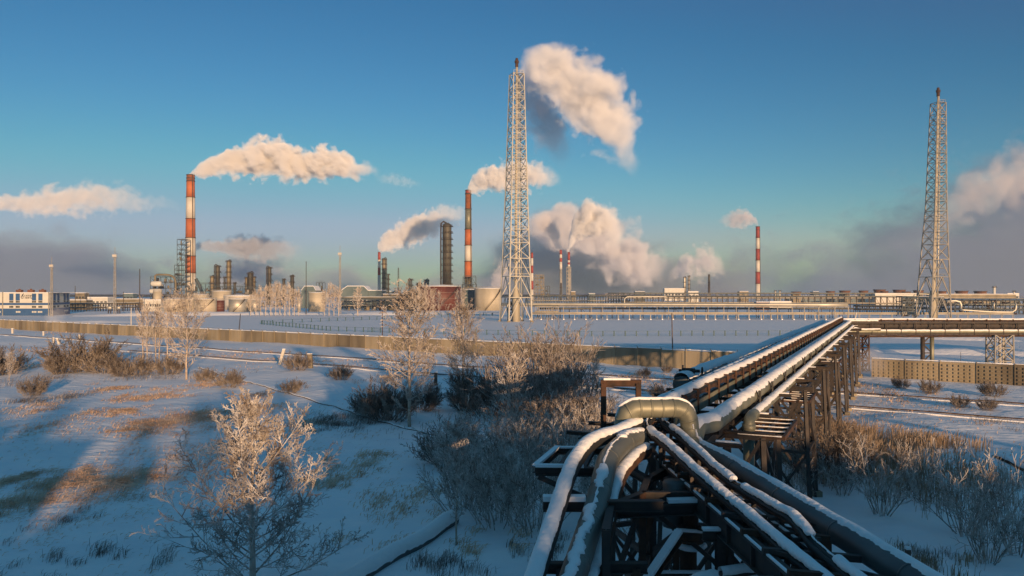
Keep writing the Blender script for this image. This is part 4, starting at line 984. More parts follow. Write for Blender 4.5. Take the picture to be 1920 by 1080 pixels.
pipeline('dark pipe tucked under the thick middle pipe on its right', catmull([cam(1212, 845, 23.4), cam(1192, 858, 22.4), cam(1165, 890, 21.2), cam(1150, 935, 20.0), cam(1138, 990, 18.8), cam(1110, 1085, 17.0), cam(1085, 1170, 15.6)], .12), .18, 'rust', cov=55, th=.04, step=.07, bands=0, seed=25, rag=14)
pipeline('short buried pipe entering the junction from the left', [cam(1098, 838, 25.5), cam(1150, 822, 26.0), cam(1205, 805, 26.5)], .12, 'cable', cov=80, th=.08, step=.1, bands=0, seed=26)

def snow_rope(label, pts, r, seed):
    P_ = catmull(pts, .15); P_ = [p + Vector((0, 0, .03 * MN.noise((i * .35, seed, 0)))) for i, p in enumerate(P_)]
    t = Thing('cable_bundle', label, 'cables', P_[0]); 
    d0 = (P_[-1] - P_[0]).normalized(); sd_ = Vector((0, 0, 1)).cross(d0).normalized()
    for q in (-.09, .0, .09): mb = MB(); mb.tube([p + sd_ * q - Vector((0, 0, .02)) for p in P_], .05, 6); t.part('cable', mb, 'cable', True)
    mb = MB()
    for a, b in zip(P_[:-1], P_[1:]): mb.beam(a - Vector((0, 0, .10)), b - Vector((0, 0, .10)), .2, .05); 
    t.part('tray', mb, 'rust')
    t.part('snow_cover', snow_cap(P_, r * .70, 66, .06, .05, seed, 20, 0, .30), 'snowcap', True)
    acc = .4
    for i in range(0, len(P_) - 1, 8):
        p = P_[i]; mb = MB(); mb.beam(p - Vector((0, 0, .75)), p - Vector((0, 0, .05)), .09); mb.beam(p - sd_ * .3 - Vector((0, 0, .14)), p + sd_ * .3 - Vector((0, 0, .14)), .07); t.part('bracket', mb, 'darksteel')
    return t
snow_rope('left of the two snow roped cable bundles curving to the bottom right', [cam(1222, 783, 25.6), cam(1212, 795, 24.8), cam(1222, 812, 23.8), cam(1258, 840, 22.2), cam(1300, 880, 20.4), cam(1340, 915, 19.0), cam(1380, 948, 18.0), cam(1429, 990, 16.6), cam(1482, 1037, 15.3), cam(1547, 1088, 14.2), cam(1610, 1150, 13.0)], .14, 31)
snow_rope('right of the two snow roped cable bundles, next to the thick grey pipe', [cam(1240, 780, 26.0), cam(1252, 797, 25.0), cam(1280, 820, 23.8), cam(1310, 848, 22.2), cam(1345, 880, 20.6), cam(1380, 908, 19.4), cam(1436, 942, 17.9), cam(1492, 976, 16.6), cam(1531, 1023, 15.4), cam(1600, 1082, 14.0), cam(1680, 1150, 12.8)], .12, 32)
snow_rope('thin snowy cable under the left bundle', [cam(1262, 858, 22.6), cam(1300, 885, 21.0), cam(1360, 942, 19.0), cam(1400, 985, 17.8)], .07, 33)

def frame(name, label, cat, beams, m='darksteel', snow=None, part='beam', w0=.14, group=None):
    base = beams[0][0]; t = Thing(name, label, cat, base, group)
    for b in beams:
        a, c = b[0], b[1]; w_ = b[2] if len(b) > 2 else w0; mm = b[3] if len(b) > 3 else m; nm = b[4] if len(b) > 4 else part
        mb = MB(); mb.ibeam(a, c, w_, w_ * 1.15, w_ * .14) if w_ >= .15 else mb.beam(a, c, w_); t.part(nm, mb, mm)
    if snow:
        mb = MB()
        for a, c, w_, h in snow: mb.beam(a, c, w_, h)
        t.part('snow_cover', mb, 'snowcap')
    return t
frame('portal_frame', 'rusty goalpost frame standing behind the fat pipe loop', 'steel frame', [(V((3.1, 27, 6.5)), V((3.1, 27, 8.42)), .17, 'rust', 'post'), (V((4.28, 27, 6.5)), V((4.28, 27, 8.42)), .17, 'rust', 'post'), (V((3.0, 27, 8.42)), V((4.38, 27, 8.42)), .19, 'rust', 'lintel')], snow=[(V((3.1, 27, 8.56)), V((4.0, 27, 8.56)), .16, .07)])
frame('bracket_platform', 'empty bracket platform frame sticking out left of the pipes', 'platform', [(V((.62, 21.2, 6.75)), V((3.0, 21.2, 6.72)), .20), (V((1.35, 23.6, 6.8)), V((3.0, 23.6, 6.8)), .16), (V((.62, 21.2, 6.78)), V((1.35, 23.6, 6.82)), .16), (V((1.2, 21.2, 6.78)), V((1.8, 23.6, 6.82)), .12), (V((1.9, 21.2, 6.78)), V((2.4, 23.6, 6.82)), .12), (V((.7, 21.2, 6.6)), V((3.0, 21.0, 5.6)), .12)],
      snow=[(V((.62, 21.2, 6.90)), V((1.9, 21.2, 6.88)), .2, .07), (V((.62, 21.2, 6.90)), V((1.35, 23.6, 6.93)), .16, .07), (V((1.35, 23.6, 6.91)), V((2.2, 23.6, 6.91)), .16, .06)])
frame('support_beam', 'snow topped beam end under the outer left pipe', 'beam', [(V((.74, 19.0, 6.42)), V((3.6, 19.0, 6.42)), .22)], snow=[(V((.74, 19.0, 6.60)), V((1.75, 19.0, 6.60)), .26, .12)])
# junction tower
legs = [(3.30, 20.2), (3.72, 21.8), (5.52, 20.2), (2.35, 19.0), (4.9, 23.8), (6.2, 23.8), (3.0, 24.6), (6.75, 17.2), (2.0, 17.0), (4.45, 25.2)]
B = []
for i, (x, y) in enumerate(legs): B.append((V((x, y, -.2)), V((x, y, 6.45 if i != 3 else 6.3)), .20 if i % 2 else .16, 'rust' if i in (0, 4, 7) else 'darksteel', 'leg'))
def seg(a, b, za, zb, w_=.13, m='darksteel', n='brace'): B.append((V((*legs[a], za)), V((*legs[b], zb)), w_, m, n))
for a, b in ((0, 1), (0, 2), (1, 4), (2, 5), (4, 5), (0, 3), (6, 9), (6, 1), (3, 8), (5, 7), (2, 7)):
    for z in (6.35, 4.3, 2.2): seg(a, b, z, z, .18 if z > 6 else .14, 'darksteel', 'beam')
    seg(a, b, 6.2, 4.35, .11); seg(b, a, 4.2, 2.25, .11); seg(a, b, 2.1, .1, .11); seg(a, b, 4.2, 2.25, .10)
B += [(V((2.6, 20.0, 6.0)), V((4.9, 20.0, 6.1)), .26, 'darksteel', 'beam'), (V((2.9, 18.6, 4.4)), V((4.1, 19.6, 5.5)), .2, 'rust', 'brace'), (V((4.1, 19.6, 5.5)), V((4.7, 20.0, 5.35)), .22, 'rust', 'beam'), (V((2.9, 18.6, 4.4)), V((3.4, 18.9, 3.2)), .16, 'darksteel', 'brace'), (V((3.2, 20.1, 4.5)), V((3.9, 21.4, 6.2)), .13, 'rust', 'brace')]
frame('junction_tower', 'dense rusty tower of legs and braces under the pipe junction', 'steel tower', B, snow=[(V((2.95, 18.62, 4.54)), V((4.1, 19.6, 5.64)), .22, .07), (V((3.9, 20, 6.28)), V((4.7, 20, 6.3)), .26, .09), (V((4.1, 19.6, 5.66)), V((4.7, 20.0, 5.5)), .2, .05), (V((3.3, 20.2, 4.42)), V((5.5, 20.2, 4.42)), .12, .05)])
# girders under the cable bundles, running towards the camera
for lab, P0, P1 in (('dark plate girder below the left cable bundle', V((4.35, 24.0, 6.30)), V((5.25, 11.0, 6.15))), ('dark plate girder between the cable bundles and the thick grey pipe', V((5.15, 24.0, 6.30)), V((6.35, 11.0, 6.15)))):
    t = Thing('plate_girder', lab, 'girder', P0); mb = MB(); mb.ibeam(P0, P1, .24, .5, .03); t.part('beam', mb, 'darksteel')
    for i in range(9):
        p = P0.lerp(P1, (i + .5) / 9); mb = MB(); mb.beam(p - V((0, 0, .22)), p + V((0, 0, .22)), .2, .05); t.part('stiffener', mb, 'darksteel')
    mb = MB(); mb.beam(P0 + V((-.05, 0, .27)), P1 + V((-.05, 0, .27)), .06, .03); t.part('snow_cover', mb, 'snowcap')
CB = []; SN = []
for i in range(11):
    u = (i + .3) / 11; a = V((4.35, 24.0, 6.62)).lerp(V((5.25, 11.0, 6.47)), u); b = V((5.75, 24.0, 6.5)).lerp(V((7.2, 11.0, 6.3)), u)
    CB.append((a - V((.12, 0, 0)), b, .13, 'darksteel' if i % 2 else 'rust', 'cross_beam'))
    if i % 2: CB.append((a, b + V((0, -1.1, 0)), .08, 'darksteel', 'brace'))
frame('tray_cradle', 'cradle of cross beams under the cable bundles', 'steel frame', CB)
for i, (x0, x1, y, lab) in enumerate(((5.0, 7.2, 15.0, 'twin legged support under the thick grey pipe near the bottom edge'), (5.3, 7.6, 11.5, 'nearest twin legged support, below the bottom edge'), (4.75, 6.9, 18.2, 'braced support beneath the middle of the cable bundles'))):
    frame('pipe_support', lab, 'support', [(V((x0, y, -.2)), V((x0, y, 6.0)), .2, 'darksteel', 'leg'), (V((x1, y, -.2)), V((x1, y, 5.9)), .2, 'rust', 'leg'), (V((x0 - .4, y, 5.95)), V((x1 + .3, y, 5.95)), .22, 'darksteel', 'cap_beam'), (V((x0, y, 3.2)), V((x1, y, 5.8)), .1, 'darksteel', 'brace'), (V((x1, y, 3.2)), V((x0, y, 5.8)), .1, 'darksteel', 'brace'), (V((x0, y, 3.1)), V((x1, y, 3.1)), .12, 'darksteel', 'beam'), (V((x0, y, .2)), V((x1, y, 3.0)), .1, 'darksteel', 'brace')], snow=[(V((x0 - .4, y, 6.10)), V((x0 + .2, y, 6.10)), .2, .06)])
for i, (x, y, lab) in enumerate(((1.75, 17.4, 'support under the three left pipes, near the bottom edge'), (1.2, 14.0, 'support under the three left pipes, below the bottom edge'))):
    frame('pipe_support', lab, 'support', [(V((x - .7, y, -.2)), V((x - .7, y, 5.5)), .18, 'darksteel', 'leg'), (V((x + .95, y, -.2)), V((x + .95, y, 5.5)), .18, 'rust', 'leg'), (V((x - 1.1, y, 5.5)), V((x + 1.2, y, 5.5)), .2, 'darksteel', 'cap_beam'), (V((x - .7, y, 3)), V((x + .95, y, 5.3)), .1, 'darksteel', 'brace'), (V((x + .95, y, 3)), V((x - .7, y, 5.3)), .1, 'darksteel', 'brace'), (V((x - .7, y, 2.9)), V((x + .95, y, 2.9)), .1, 'darksteel', 'beam')])
# vertical pieces
t = Thing('drain_pot', 'dark vertical pot with a rusty flanged outlet hanging in the junction tower', 'vessel', (4.30, 21, 0))
mb = MB(); mb.lathe((4.30, 21), [(.33, 5.35), (.33, 6.5), (.28, 6.55)], 20); t.part('shell', mb, 'insul_d', True)
mb = MB(); mb.lathe((4.62, 20.6), [(.2, 5.5), (.2, 6.3)], 14); mb.lathe((4.62, 20.6), [(.3, 5.0), (.33, 5.1), (.33, 5.45), (.2, 5.5)], 16); t.part('outlet', mb, 'rust', True)
mb = MB(); mb.lathe((4.55, 20.6), [(.22, 0), (.22, 3.9), (.36, 3.95), (.36, 4.1), (.22, 4.15), (.22, 4.9)], 16); t.part('riser', mb, 'rust', True)
mb = MB(); mb.lathe((4.62, 20.6), [(.34, 4.9), (.42, 4.98), (.35, 5.06)], 14); t.part('snow_cover', mb, 'snowcap', True)
t = Thing('riser_pipe', 'olive vertical riser pipe below the sunlit pipe, right of the loop', 'pipe', rp(29.2, 1.55, 0)); p = rp(29.2, 1.55, 0)
mb = MB(); mb.lathe((p.x, p.y), [(.20, -.2), (.20, 6.55), (.24, 6.6), (.24, 6.8)], 18); t.part('pipe_jacket', mb, 'insul_y', True)
mb = MB(); mb.tube(catmull([(p.x, p.y, 6.5), (p.x, p.y, 6.85), (p.x + .25, p.y + .5, 7.0), (p.x + .6, p.y + 1.3, 6.95)], .1), .2, 14); t.part('elbow', mb, 'insul_y', True)
t = Thing('gate_valve', 'dark gate valve with hand wheel on the snow buried pipe end', 'valve', rp(38.6, -3.0, 7.4)); p = rp(38.8, -3.0, 7.55)
mb = MB(); mb.tube([p - RN * .55, p - RN * .3, p - RN * .29, p + RN * .25, p + RN * .26, p + RN * .5], [.07, .07, .14, .14, .08, .08], 12); mb.tube([p - RN * .35 + V((0, 0, 0)), p - RN * .35 + V((0, 0, .28))], .05, 8); t.part('body', mb, 'cable', True)
mb = MB(); c_ = p + RN * .62; pr = None
for k in range(17):
    a = k * math.pi / 8; q = c_ + RD * math.cos(a) * .2 + V((0, 0, math.sin(a) * .2))
    if pr is not None: mb.beam(pr, q, .035)
    pr = q
mb.beam(c_ - RD * .2, c_ + RD * .2, .03); mb.beam(c_ - V((0, 0, .2)), c_ + V((0, 0, .2)), .03); t.part('hand_wheel', mb, 'cable')
# snow loaded tank lid / platform low at the bottom
t = Thing('low_platform', 'low platform heaped with lumpy snow at the bottom edge', 'platform', (4.75, 17.4, 5))
mb = MB(); mb.box((4.95, 17.3, 4.98), (1.7, 1.6, .12)); t.part('deck', mb, 'darksteel')
mb = MB(); nx, ny = 26, 22
for i in range(nx + 1):
    for j in range(ny + 1):
        u = -1 + 2 * i / nx; v = -1 + 2 * j / ny; e = max(0, 1 - max(abs(u), abs(v)) ** 6); mb.v.append((4.95 + u * .92, 17.3 + v * .86, 5.05 + e * (.16 + .10 * MN.noise((u * 3, v * 3, 1)) + .12 * max(0, math.cos(v * 9)) * .6)))
for i in range(nx):
    for j in range(ny): o = i * (ny + 1) + j; mb.f.append((o, o + ny + 1, o + ny + 2, o + 1))
t.part('snow_cover', mb, 'snowcap', True)
pipeline('snow covered channel beam pointing right from the low platform', [V((4.6, 17.6, 5.25)), V((6.2, 17.9, 5.35))], .1, 'darksteel', cov=80, th=.06, step=.1, bands=0, seed=44, name='channel_beam')

# ------------------------------------------------------------------ posts and ground pipes
def stub(label, px, py_top, py_base, wpx, lean, m='whitep', snowy=False, name='post'):
    g = gp(px, py_base); s = g.y / FPX; h = (py_base - py_top) * s; z = gh(g.x, g.y); mb = MB(); w_ = wpx * s; mb.beam((0, 0, z - .2), (lean * s, 0, z + h), w_, w_)
    t = Thing(name, label, 'post', (g.x, g.y, 0)); mb.v = [(a + g.x, b + g.y, c) for a, b, c in mb.v]; t.part('shaft', mb, m)
    mb = MB(); mb.box((g.x + lean * s, g.y, z + h + .04), (w_ * 1.15, w_ * 1.15, .1)); t.part('snow_cover', mb, 'snowcap')
stub('white post leaning right, standing by the near track left of centre', 524, 658, 687, 5, 9, 'whitep')
stub('thick frosted stump beside the round dry bush', 583, 665, 692, 8, -2, 'concrete')
stub('dark timber stump between the two tall birches', 817, 696, 721, 6, 0, 'darkbark')
stub('dark timber stump by the thick pipe, lower right', 1699, 1026, 1050, 8, 2, 'darkbark')
stub('white leaning post near the farther track at left', 112, 635, 646, 3.5, -4, 'whitep')
stub('small white post near the left edge in front of the fence', 82, 623, 630, 2.5, 0, 'whitep')
stub('short white post beside the white leaning one at left', 101, 634, 643, 3, 0, 'whitep')
stub('bent white post pair end left of the birch clump', 151, 630, 638, 3, -2, 'whitep')
stub('white post leaning at the fence foot, left part', 24, 617, 626, 3, 0, 'whitep')
for lab, a, b, r in (('snow buried ground pipe running into the bottom edge', (600, 1120), (850, 985), .34), ('thin ground pipe lying in the snow from the left trees to centre', (372, 692), (1010, 872), .07), ('snow capped fallen pipe by the right edge', (1868, 862), (1990, 905), .2)):
    A_, B_ = gp(*a), gp(*b); P_ = [onz(p) + V((0, 0, r * .5)) for p in line(A_, B_, .8)]; pipeline(lab, P_, r, 'rust' if r < .3 else 'insul_d', cov=85 if r > .3 else 60, th=.12 if r > .3 else .04, step=.2, bands=0, seed=r * 100, name='ground_pipe', n=12)
# ------------------------------------------------------------------ trees and bushes
def twig(mb, p, q, r0, r1):
    d = q - p
    if d.length < 1e-5: return
    d.normalize(); u = d.cross(Vector((.31, .12, .94)))
    if u.length < .1: u = d.cross(Vector((1, 0, 0)))
    u.normalize(); v = d.cross(u); o = len(mb.v)
    for P, r in ((p, r0), (q, r1)):
        for c, s in ((1, 0), (-.5, .866), (-.5, -.866)): w_ = P + (u * c + v * s) * r; mb.v.append((w_.x, w_.y, w_.z))
    mb.f += [(o, o + 1, o + 4, o + 3), (o + 1, o + 2, o + 5, o + 4), (o + 2, o, o + 3, o + 5)]
def rdir(d, ang, g):
    """a direction tilted from d by ang"""
    u = d.cross(Vector((g.uniform(-1, 1), g.uniform(-1, 1), g.uniform(-1, 1))))
    if u.length < .05: u = d.cross(Vector((1, .2, 0)))
    u.normalize(); return (d * math.cos(ang) + u * math.sin(ang)).normalized()
def limb(mb, p, d, L, r, lev, g, P, out=None):
    """one curving branch with its children"""
    k = max(2, int(P['seg'][lev])); step = L / k; pts = [p]; dd = d.copy()
    for i in range(k):
        dd = (dd + Vector((g.uniform(-1, 1), g.uniform(-1, 1), g.uniform(-1, 1))) * P['wig'] + Vector((0, 0, P['up'][lev]))).normalized(); pts.append(pts[-1] + dd * step)
    for i in range(k): twig(mb, pts[i], pts[i + 1], max(P['rmin'], r * (1 - i / k * .75)), max(P['rmin'], r * (1 - (i + 1) / k * .75)))
    if lev + 1 < len(P['n']):
        n = P['n'][lev + 1]
        for j in range(n):
            t = P['st'][lev] + (1 - P['st'][lev]) * (j + g.random()) / n; i = min(k - 1, int(t * k)); f = t * k - i; q = pts[i].lerp(pts[i + 1], min(1, f))
            bd = (pts[i + 1] - pts[i]).normalized(); limb(mb, q, rdir(bd, R(g.uniform(*P['ang'])), g), L * P['ls'][lev + 1] * (1.05 - .6 * t) * g.uniform(.6, 1.25), r * .5, lev + 1, g, P)
def make_birch(H, W, seed, start=.14, n1=36, n=(0, 9, 5, 3), rt=.11, rmin=.011, up=.14, trunkm='bark', crownm='frost', lean=0.0, elev=(25, 58), name='birch_tree', prof=None, ls=(1, .45, .42, .5)):
    g = random.Random(seed); root = bpy.data.objects.new(name, None); COL.objects.link(root)
    tr = MB(); pts = []; k = 12
    for i in range(k + 1):
        u = i / k; pts.append(Vector((lean * H * u * u + .12 * H * .1 * MN.noise((u * 3, seed, 0)), .12 * H * .1 * MN.noise((u * 3, seed, 8)), H * u - .25 * (i == 0))))
    tr.tube(pts, [rt * (1 - .93 * (i / k)) + .008 for i in range(k + 1)], 8); build('trunk', tr, trunkm, root, True)
    cr = MB(); P = dict(seg=(4, 4, 3, 2), wig=.13, up=(up, up * .5, up * .2, 0), n=n, st=(.18, .12, .1), ang=(28, 62), ls=ls, rmin=rmin)
    prof = prof or (lambda u: (math.sin(math.pi * min(1, (u * 1.02)) ** .62) ** .8) * .92 + .12)
    for j in range(n1):
        u = start + (1 - start) * ((j + g.random()) / n1) ** .92; u = min(u, .985); i = min(k - 1, int(u * k)); q = pts[i].lerp(pts[i + 1], u * k - i)
        a = j * 2.4 + g.uniform(-.5, .5); e = R(elev[0] + (elev[1] - elev[0]) * u + g.uniform(-10, 10)); d = Vector((math.cos(a) * math.cos(e), math.sin(a) * math.cos(e), math.sin(e)))
        uu = (u - start) / (1 - start); L = W / 2 * prof(uu) / max(.35, math.cos(e)) * g.uniform(.7, 1.15)
        limb(cr, q, d, max(.3, L), rt * .34 * (1 - .6 * u), 0, g, P)
    build('crown', cr, crownm, root); return root
def make_bush(H, W, seed, ns=16, n=(0, 8, 4), rmin=.011, m='frost', name='bush', ang=(18, 50), r=.03, tilt=50, base=.12):
    g = random.Random(seed); root = bpy.data.objects.new(name, None); COL.objects.link(root); st = MB(); P = dict(seg=(5, 3, 2, 2), wig=.14, up=(.10, .05, 0), n=n, st=(.22, .15, .1), ang=ang, ls=(1, .40, .42, .5), rmin=rmin)
    for j in range(ns):
        a = g.uniform(0, 2 * math.pi); t_ = R(tilt) * math.sqrt(g.random()); d = Vector((math.sin(t_) * math.cos(a), math.sin(t_) * math.sin(a), math.cos(t_))); rr = W * base * math.sqrt(g.random())
        L = min(H / max(.35, d.z) * 1.02, (W / 2) / max(.12, math.sin(t_)) * 1.05) * g.uniform(.6, 1.05)
        limb(st, Vector((math.cos(a) * rr, math.sin(a) * rr, -.1)), d, L, r, 0, g, P)
    build('stems', st, m, root); return root
def park(o):                                                            # first use of a prototype moves the prototype itself
    o['_fresh'] = 1; return o
def put(proto, pos, rz=None, sc=1.0, label='', cat='tree', group=None):
    rz = rnd.uniform(0, 6.28) if rz is None else rz; p = onz(Vector((pos[0], pos[1], 0))) if pos[1] < 420 else Vector((pos[0], pos[1], 0))
    if proto.get('_fresh'):
        o = proto; del o['_fresh']; o.location = p; o.rotation_euler = (0, 0, rz); o.scale = (sc, sc, sc) if not isinstance(sc, (tuple, list)) else sc
    else: o = copy_thing(proto, p, rz, sc)
    if '_fresh' in o: del o['_fresh']
    tag(o, label, cat, group)
    if group is None and 'group' in o: del o['group']
    return o
conic = lambda u: ((1 - u) ** .95 * .95 + .09) * (1 + .35 * math.sin(u * 23))
B_near = park(make_birch(6.9, 7.8, 3, start=.05, n1=54, n=(0, 11, 8, 4), rt=.13, rmin=.0098, crownm='frostw', trunkm='frostfar', prof=conic, elev=(16, 62)))
put(B_near, gp(474, 1108), 0.4, 1, 'big frosted birch glowing at its top, nearest tree at lower left')
B_mid = park(make_birch(11.6, 6.2, 11, start=.10, n1=56, n=(0, 10, 6, 2), rt=.15, rmin=.017, up=.10, elev=(18, 60)))
put(B_mid, gp(768, 797), 1.0, 1, 'tall straight birch with dark lower trunk, left of the bush thicket')
put(B_mid, gp(868, 757), 3.1, (.80, .80, .87), 'second tall birch with sunlit trunk, closer to the bush thicket')
B_r = park(make_birch(9.8, 7.4, 17, start=.12, n1=40, n=(0, 9, 5, 2), rt=.15, rmin=.018, up=.10))
put(B_r, gp(350, 710), 0, 1, 'broad birch with white trunk right of the slender birch clump')
B_thin = park(make_birch(9.0, 3.4, 23, start=.25, n1=22, n=(0, 6, 4), rt=.11, rmin=.018, up=.22, elev=(40, 70)))
for i, (px, py, s_, l) in enumerate(((268, 686, .95, 'leftmost slender trunk'), (276, 694, 1.0, 'second slender trunk'), (292, 690, .93, 'third slender trunk'), (299, 688, .97, 'fourth slender trunk'), (314, 690, 1.04, 'rightmost slender trunk'))):
    put(B_thin, gp(px, py), None, s_, 'young birch, %s in the clump at left middle' % l, 'tree', 'slender birches in a clump')
B_y = park(make_birch(7.2, 2.8, 29, start=.16, n1=36, n=(0, 8, 4), rt=.06, rmin=.016, crownm='frostw', up=.20, elev=(35, 68)))
put(B_y, gp(962, 885), 0, 1, 'white frosted young birch in front of the bush thicket')
put(B_y, gp(856, 1024), 2, (.72, .72, .70), 'small pale young birch in the brush left of the pipes')
put(B_y, gp(18, 712), 2, (.60, .60, .5), 'frosted sapling at the left edge beside scrub')
put(B_y, gp(1118, 735), 1, (.5, .5, .52), 'thin sapling in front of the fence right of the bush thicket')
put(B_y, gp(1010, 700), 4, (.8, .8, .75), 'slim sapling behind the bush thicket')
# far frosted trees beyond the field
B_far = [park(make_birch(13, 6.0, 41 + k, start=.12, n1=26, n=(0, 6, 4), rt=.2, rmin=.045, up=.2, crownm='frostfar', trunkm='frostfar', elev=(35, 68), name='frosted_tree')) for k in range(3)]
fx = [(470, 592, .75, .9), (480, 592, .9, .9), (489, 592, .95, .9), (498, 592, 1.05, .95), (508, 592, 1.1, 1), (517, 592, 1.1, 1), (525, 591, 1.15, 1), (534, 592, 1.05, 1), (543, 592, 1.05, 1), (552, 592, .95, .9), (608, 592, .9, .9), (617, 592, 1.05, 1), (626, 592, 1.1, 1), (635, 592, 1.0, 1), (560, 592, .9, .8), (671, 592, 1.0, 1.5), (776, 590, .95, 1), (787, 590, 1.15, 1.2), (799, 590, 1.1, 1.2), (812, 590, .95, 1), (823, 590, .8, 1), (858, 591, .9, 1), (868, 591, .95, 1)]
for i, (px, py, hs, ws) in enumerate(fx):
    D = B_far[i % 3]; reg = 'in the row left of the white tank' if px < 570 else 'just right of the white tank' if px < 650 else 'standing alone before the hipped hall' if px < 700 else 'in front of the dark red tank' if px < 840 else 'between red tank and beige tank'
    sib = [q for q in fx if (q[0] < 570) == (px < 570) and (570 <= q[0] < 650) == (570 <= px < 650) and (700 <= q[0] < 840) == (700 <= px < 840) and (q[0] >= 840) == (px >= 840)]; k = sorted(q[0] for q in sib).index(px); od = ('first', 'second', 'third', 'fourth', 'fifth', 'sixth', 'seventh', 'eighth', 'ninth', 'tenth', 'eleventh', 'twelfth')
    put(D, gp(px, py), None, (ws, ws, hs), ('frosted tree %s' % reg) if px == 671 else 'frosted tree %s, %s from the left' % (reg, od[k]), 'tree', 'frosted trees beyond the sports field')
for i, px in enumerate((1138, 1150, 1162, 1172, 1330, 1345, 1362, 1605, 1790, 1850)):
    put(B_far[i % 3], ((px - 960) / FPX * 1000, 1000, 0), None, (1.3, 1.3, .75), 'whitish tree on the far horizon, %s of them from the left' % ('first', 'second', 'third', 'fourth', 'fifth', 'sixth', 'seventh', 'eighth', 'ninth', 'tenth')[i], 'tree', 'frosted trees on the far horizon')

for x, y, s_, l in ((3.5, -12.5, 1.0, 'unseen birch added behind the viewpoint to dapple light, before the lowest block'), (11.5, -13, 1.05, 'unseen birch added behind the viewpoint to dapple light, before the narrow low block'), (-1.2, -12, .85, 'unseen birch added behind the viewpoint to dapple light, in the gap between blocks'), (-10, -12.5, 1.0, 'unseen birch added behind the viewpoint to dapple light, before the second left block'), (-17, -12, .9, 'unseen birch added behind the viewpoint to dapple light, before the third left block'), (21, -12, 1.15, 'unseen birch added behind the viewpoint to dapple light, before the right block')):
    put(B_mid, (x, y), None, s_, l)  # unseen birches added behind the camera so their twigs dapple the sunlight
# bushes
Wb = park(make_bush(8.6, 7.6, 61, ns=44, n=(0, 12, 5), rmin=.019, m='twigm', r=.05, tilt=32, base=.22, name='willow_bush'))
put(Wb, gp(1022, 800), 0, 1, 'largest bush, dark inside with sunlit top, centre of the thicket', 'bush')
put(Wb, gp(985, 818), 2.5, (.8, .8, .74), 'big bush at the left of the thicket under the tallest one', 'bush')
put(Wb, gp(1068, 846), 4, (.75, .75, .66), 'brown bush at the right foot of the tallest bush', 'bush')
put(Wb, gp(1050, 770), 5, (.72, .72, .85), 'bush behind the tallest one, touching the fence line', 'bush')
Wm = park(make_bush(4.2, 4.8, 67, ns=34, n=(0, 10, 6), rmin=.014, m='frostw', r=.03, tilt=42, base=.25, name='frosted_bush'))
for px, py, s_, l in ((905, 905, 1.0, 'frosted bush on the left flank of the lower thicket'), (990, 925, 1.05, 'frosted bush in the middle of the lower thicket'), (1045, 905, 1.0, 'frosted bush at the right of the lower thicket'), (930, 985, .85, 'frosted bush low by the small pale young birch'), (1000, 1000, .9, 'frosted bush left of the bracket platform'), (868, 960, .8, 'frosted bush at the lower left corner of the thicket'), (1095, 870, .9, 'frosted bush just left of the goalpost frame'), (1120, 835, .8, 'frosted bush behind the goalpost frame'), (1160, 880, .8, 'frosted bush hidden under the pipe junction'), (845, 880, .7, 'small frosted bush at the left tip of the thicket'), (1130, 960, .7, 'frosted bush under the left pipes'), (1200, 1010, .6, 'frosted bush deep under the junction tower')):
    put(Wm, gp(px, py), None, s_, l, 'bush', 'frosted bushes of the lower thicket')
Wd = park(make_bush(3.2, 4.6, 71, ns=64, n=(0, 12, 6), rmin=.016, m='twig', r=.03, tilt=58, base=.28, name='dark_bush'))
for px, py, s_, l in ((150, 698, (1.9, 1.6, 1.5), 'big dark round bush at left, darkest of all'), (8, 700, (1.2, 1.2, 1.15), 'brown bush cut by the left edge'), (118, 702, (.9, .9, .8), 'low brown bush at the left foot of the big dark bush'), (196, 702, (1.0, 1.0, .85), 'low brown bush at the right foot of the big dark bush'), (230, 706, .7, 'low scrub bush midway between dark bush and birch clump'), (262, 704, .8, 'scrub bush at the foot of the birch clump'), (318, 704, .8, 'scrub bush between birch clump and broad birch'), (558, 698, .72, 'small round dry bush beside the frosted stump'), (385, 716, .5, 'scrub bush right of the broad birch'), (430, 728, .6, 'scrub bush left of the big frosted birch top'), (640, 712, .55, 'tiny dark bush beyond the small round dry bush'), (730, 786, 1.0, 'brush at the left foot of the tall straight birch'), (700, 775, .8, 'brush farther left of the tall straight birch'), (790, 765, .8, 'brush right behind the tall straight birch'), (900, 755, 1.1, 'dark brush at the foot of the second tall birch'), (920, 775, 1.2, 'dark brush between second birch and thicket'), (875, 765, .7, 'low brush under the second tall birch'), (840, 870, .8, 'dark low bush at the front left of the thicket'), (60, 742, .6, 'dark scrub clump near the left edge'), (545, 740, .45, 'small dark scrub in the middle snow'), (1550, 905, .9, 'dark bush just right of the second trestle'), (1240, 745, .5, 'low bush beside the snow buried pipe end')):
    put(Wd, gp(px, py), None, s_, l, 'bush', 'brown bushes scattered over the snow')
Wr = park(make_bush(3.3, 4.4, 83, ns=18, n=(0, 9, 5), rmin=.010, m='frostw', r=.028, tilt=44, base=.10, name='bare_shrub'))
for px, py, s_, l in ((1650, 965, 1.05, 'bare fan shaped shrub in the middle of the right shrubs'), (1805, 995, 1.2, 'tallest fan shaped shrub in the right foreground'), (1905, 1030, 1.15, 'bare shrub cut by the right edge'), (1850, 1045, 1.0, 'bare shrub at lower right in front of the tallest one'), (1580, 930, .85, 'bare shrub leaning towards the second trestle'), (1730, 940, .8, 'bare shrub between the two fan shaped ones'), (1880, 930, .6, 'small bare shrub near the fallen pipe'), (1700, 900, .6, 'small shrub behind the middle fan shaped shrub'), (1510, 900, .7, 'shrub under the trestles right of the olive riser'), (1490, 950, .7, 'shrub just beyond the thick grey pipe'), (1620, 895, .6, 'thin shrub among the reeds')):
    put(Wr, gp(px, py), None, s_, l, 'bush', 'bare shrubs in the right foreground')
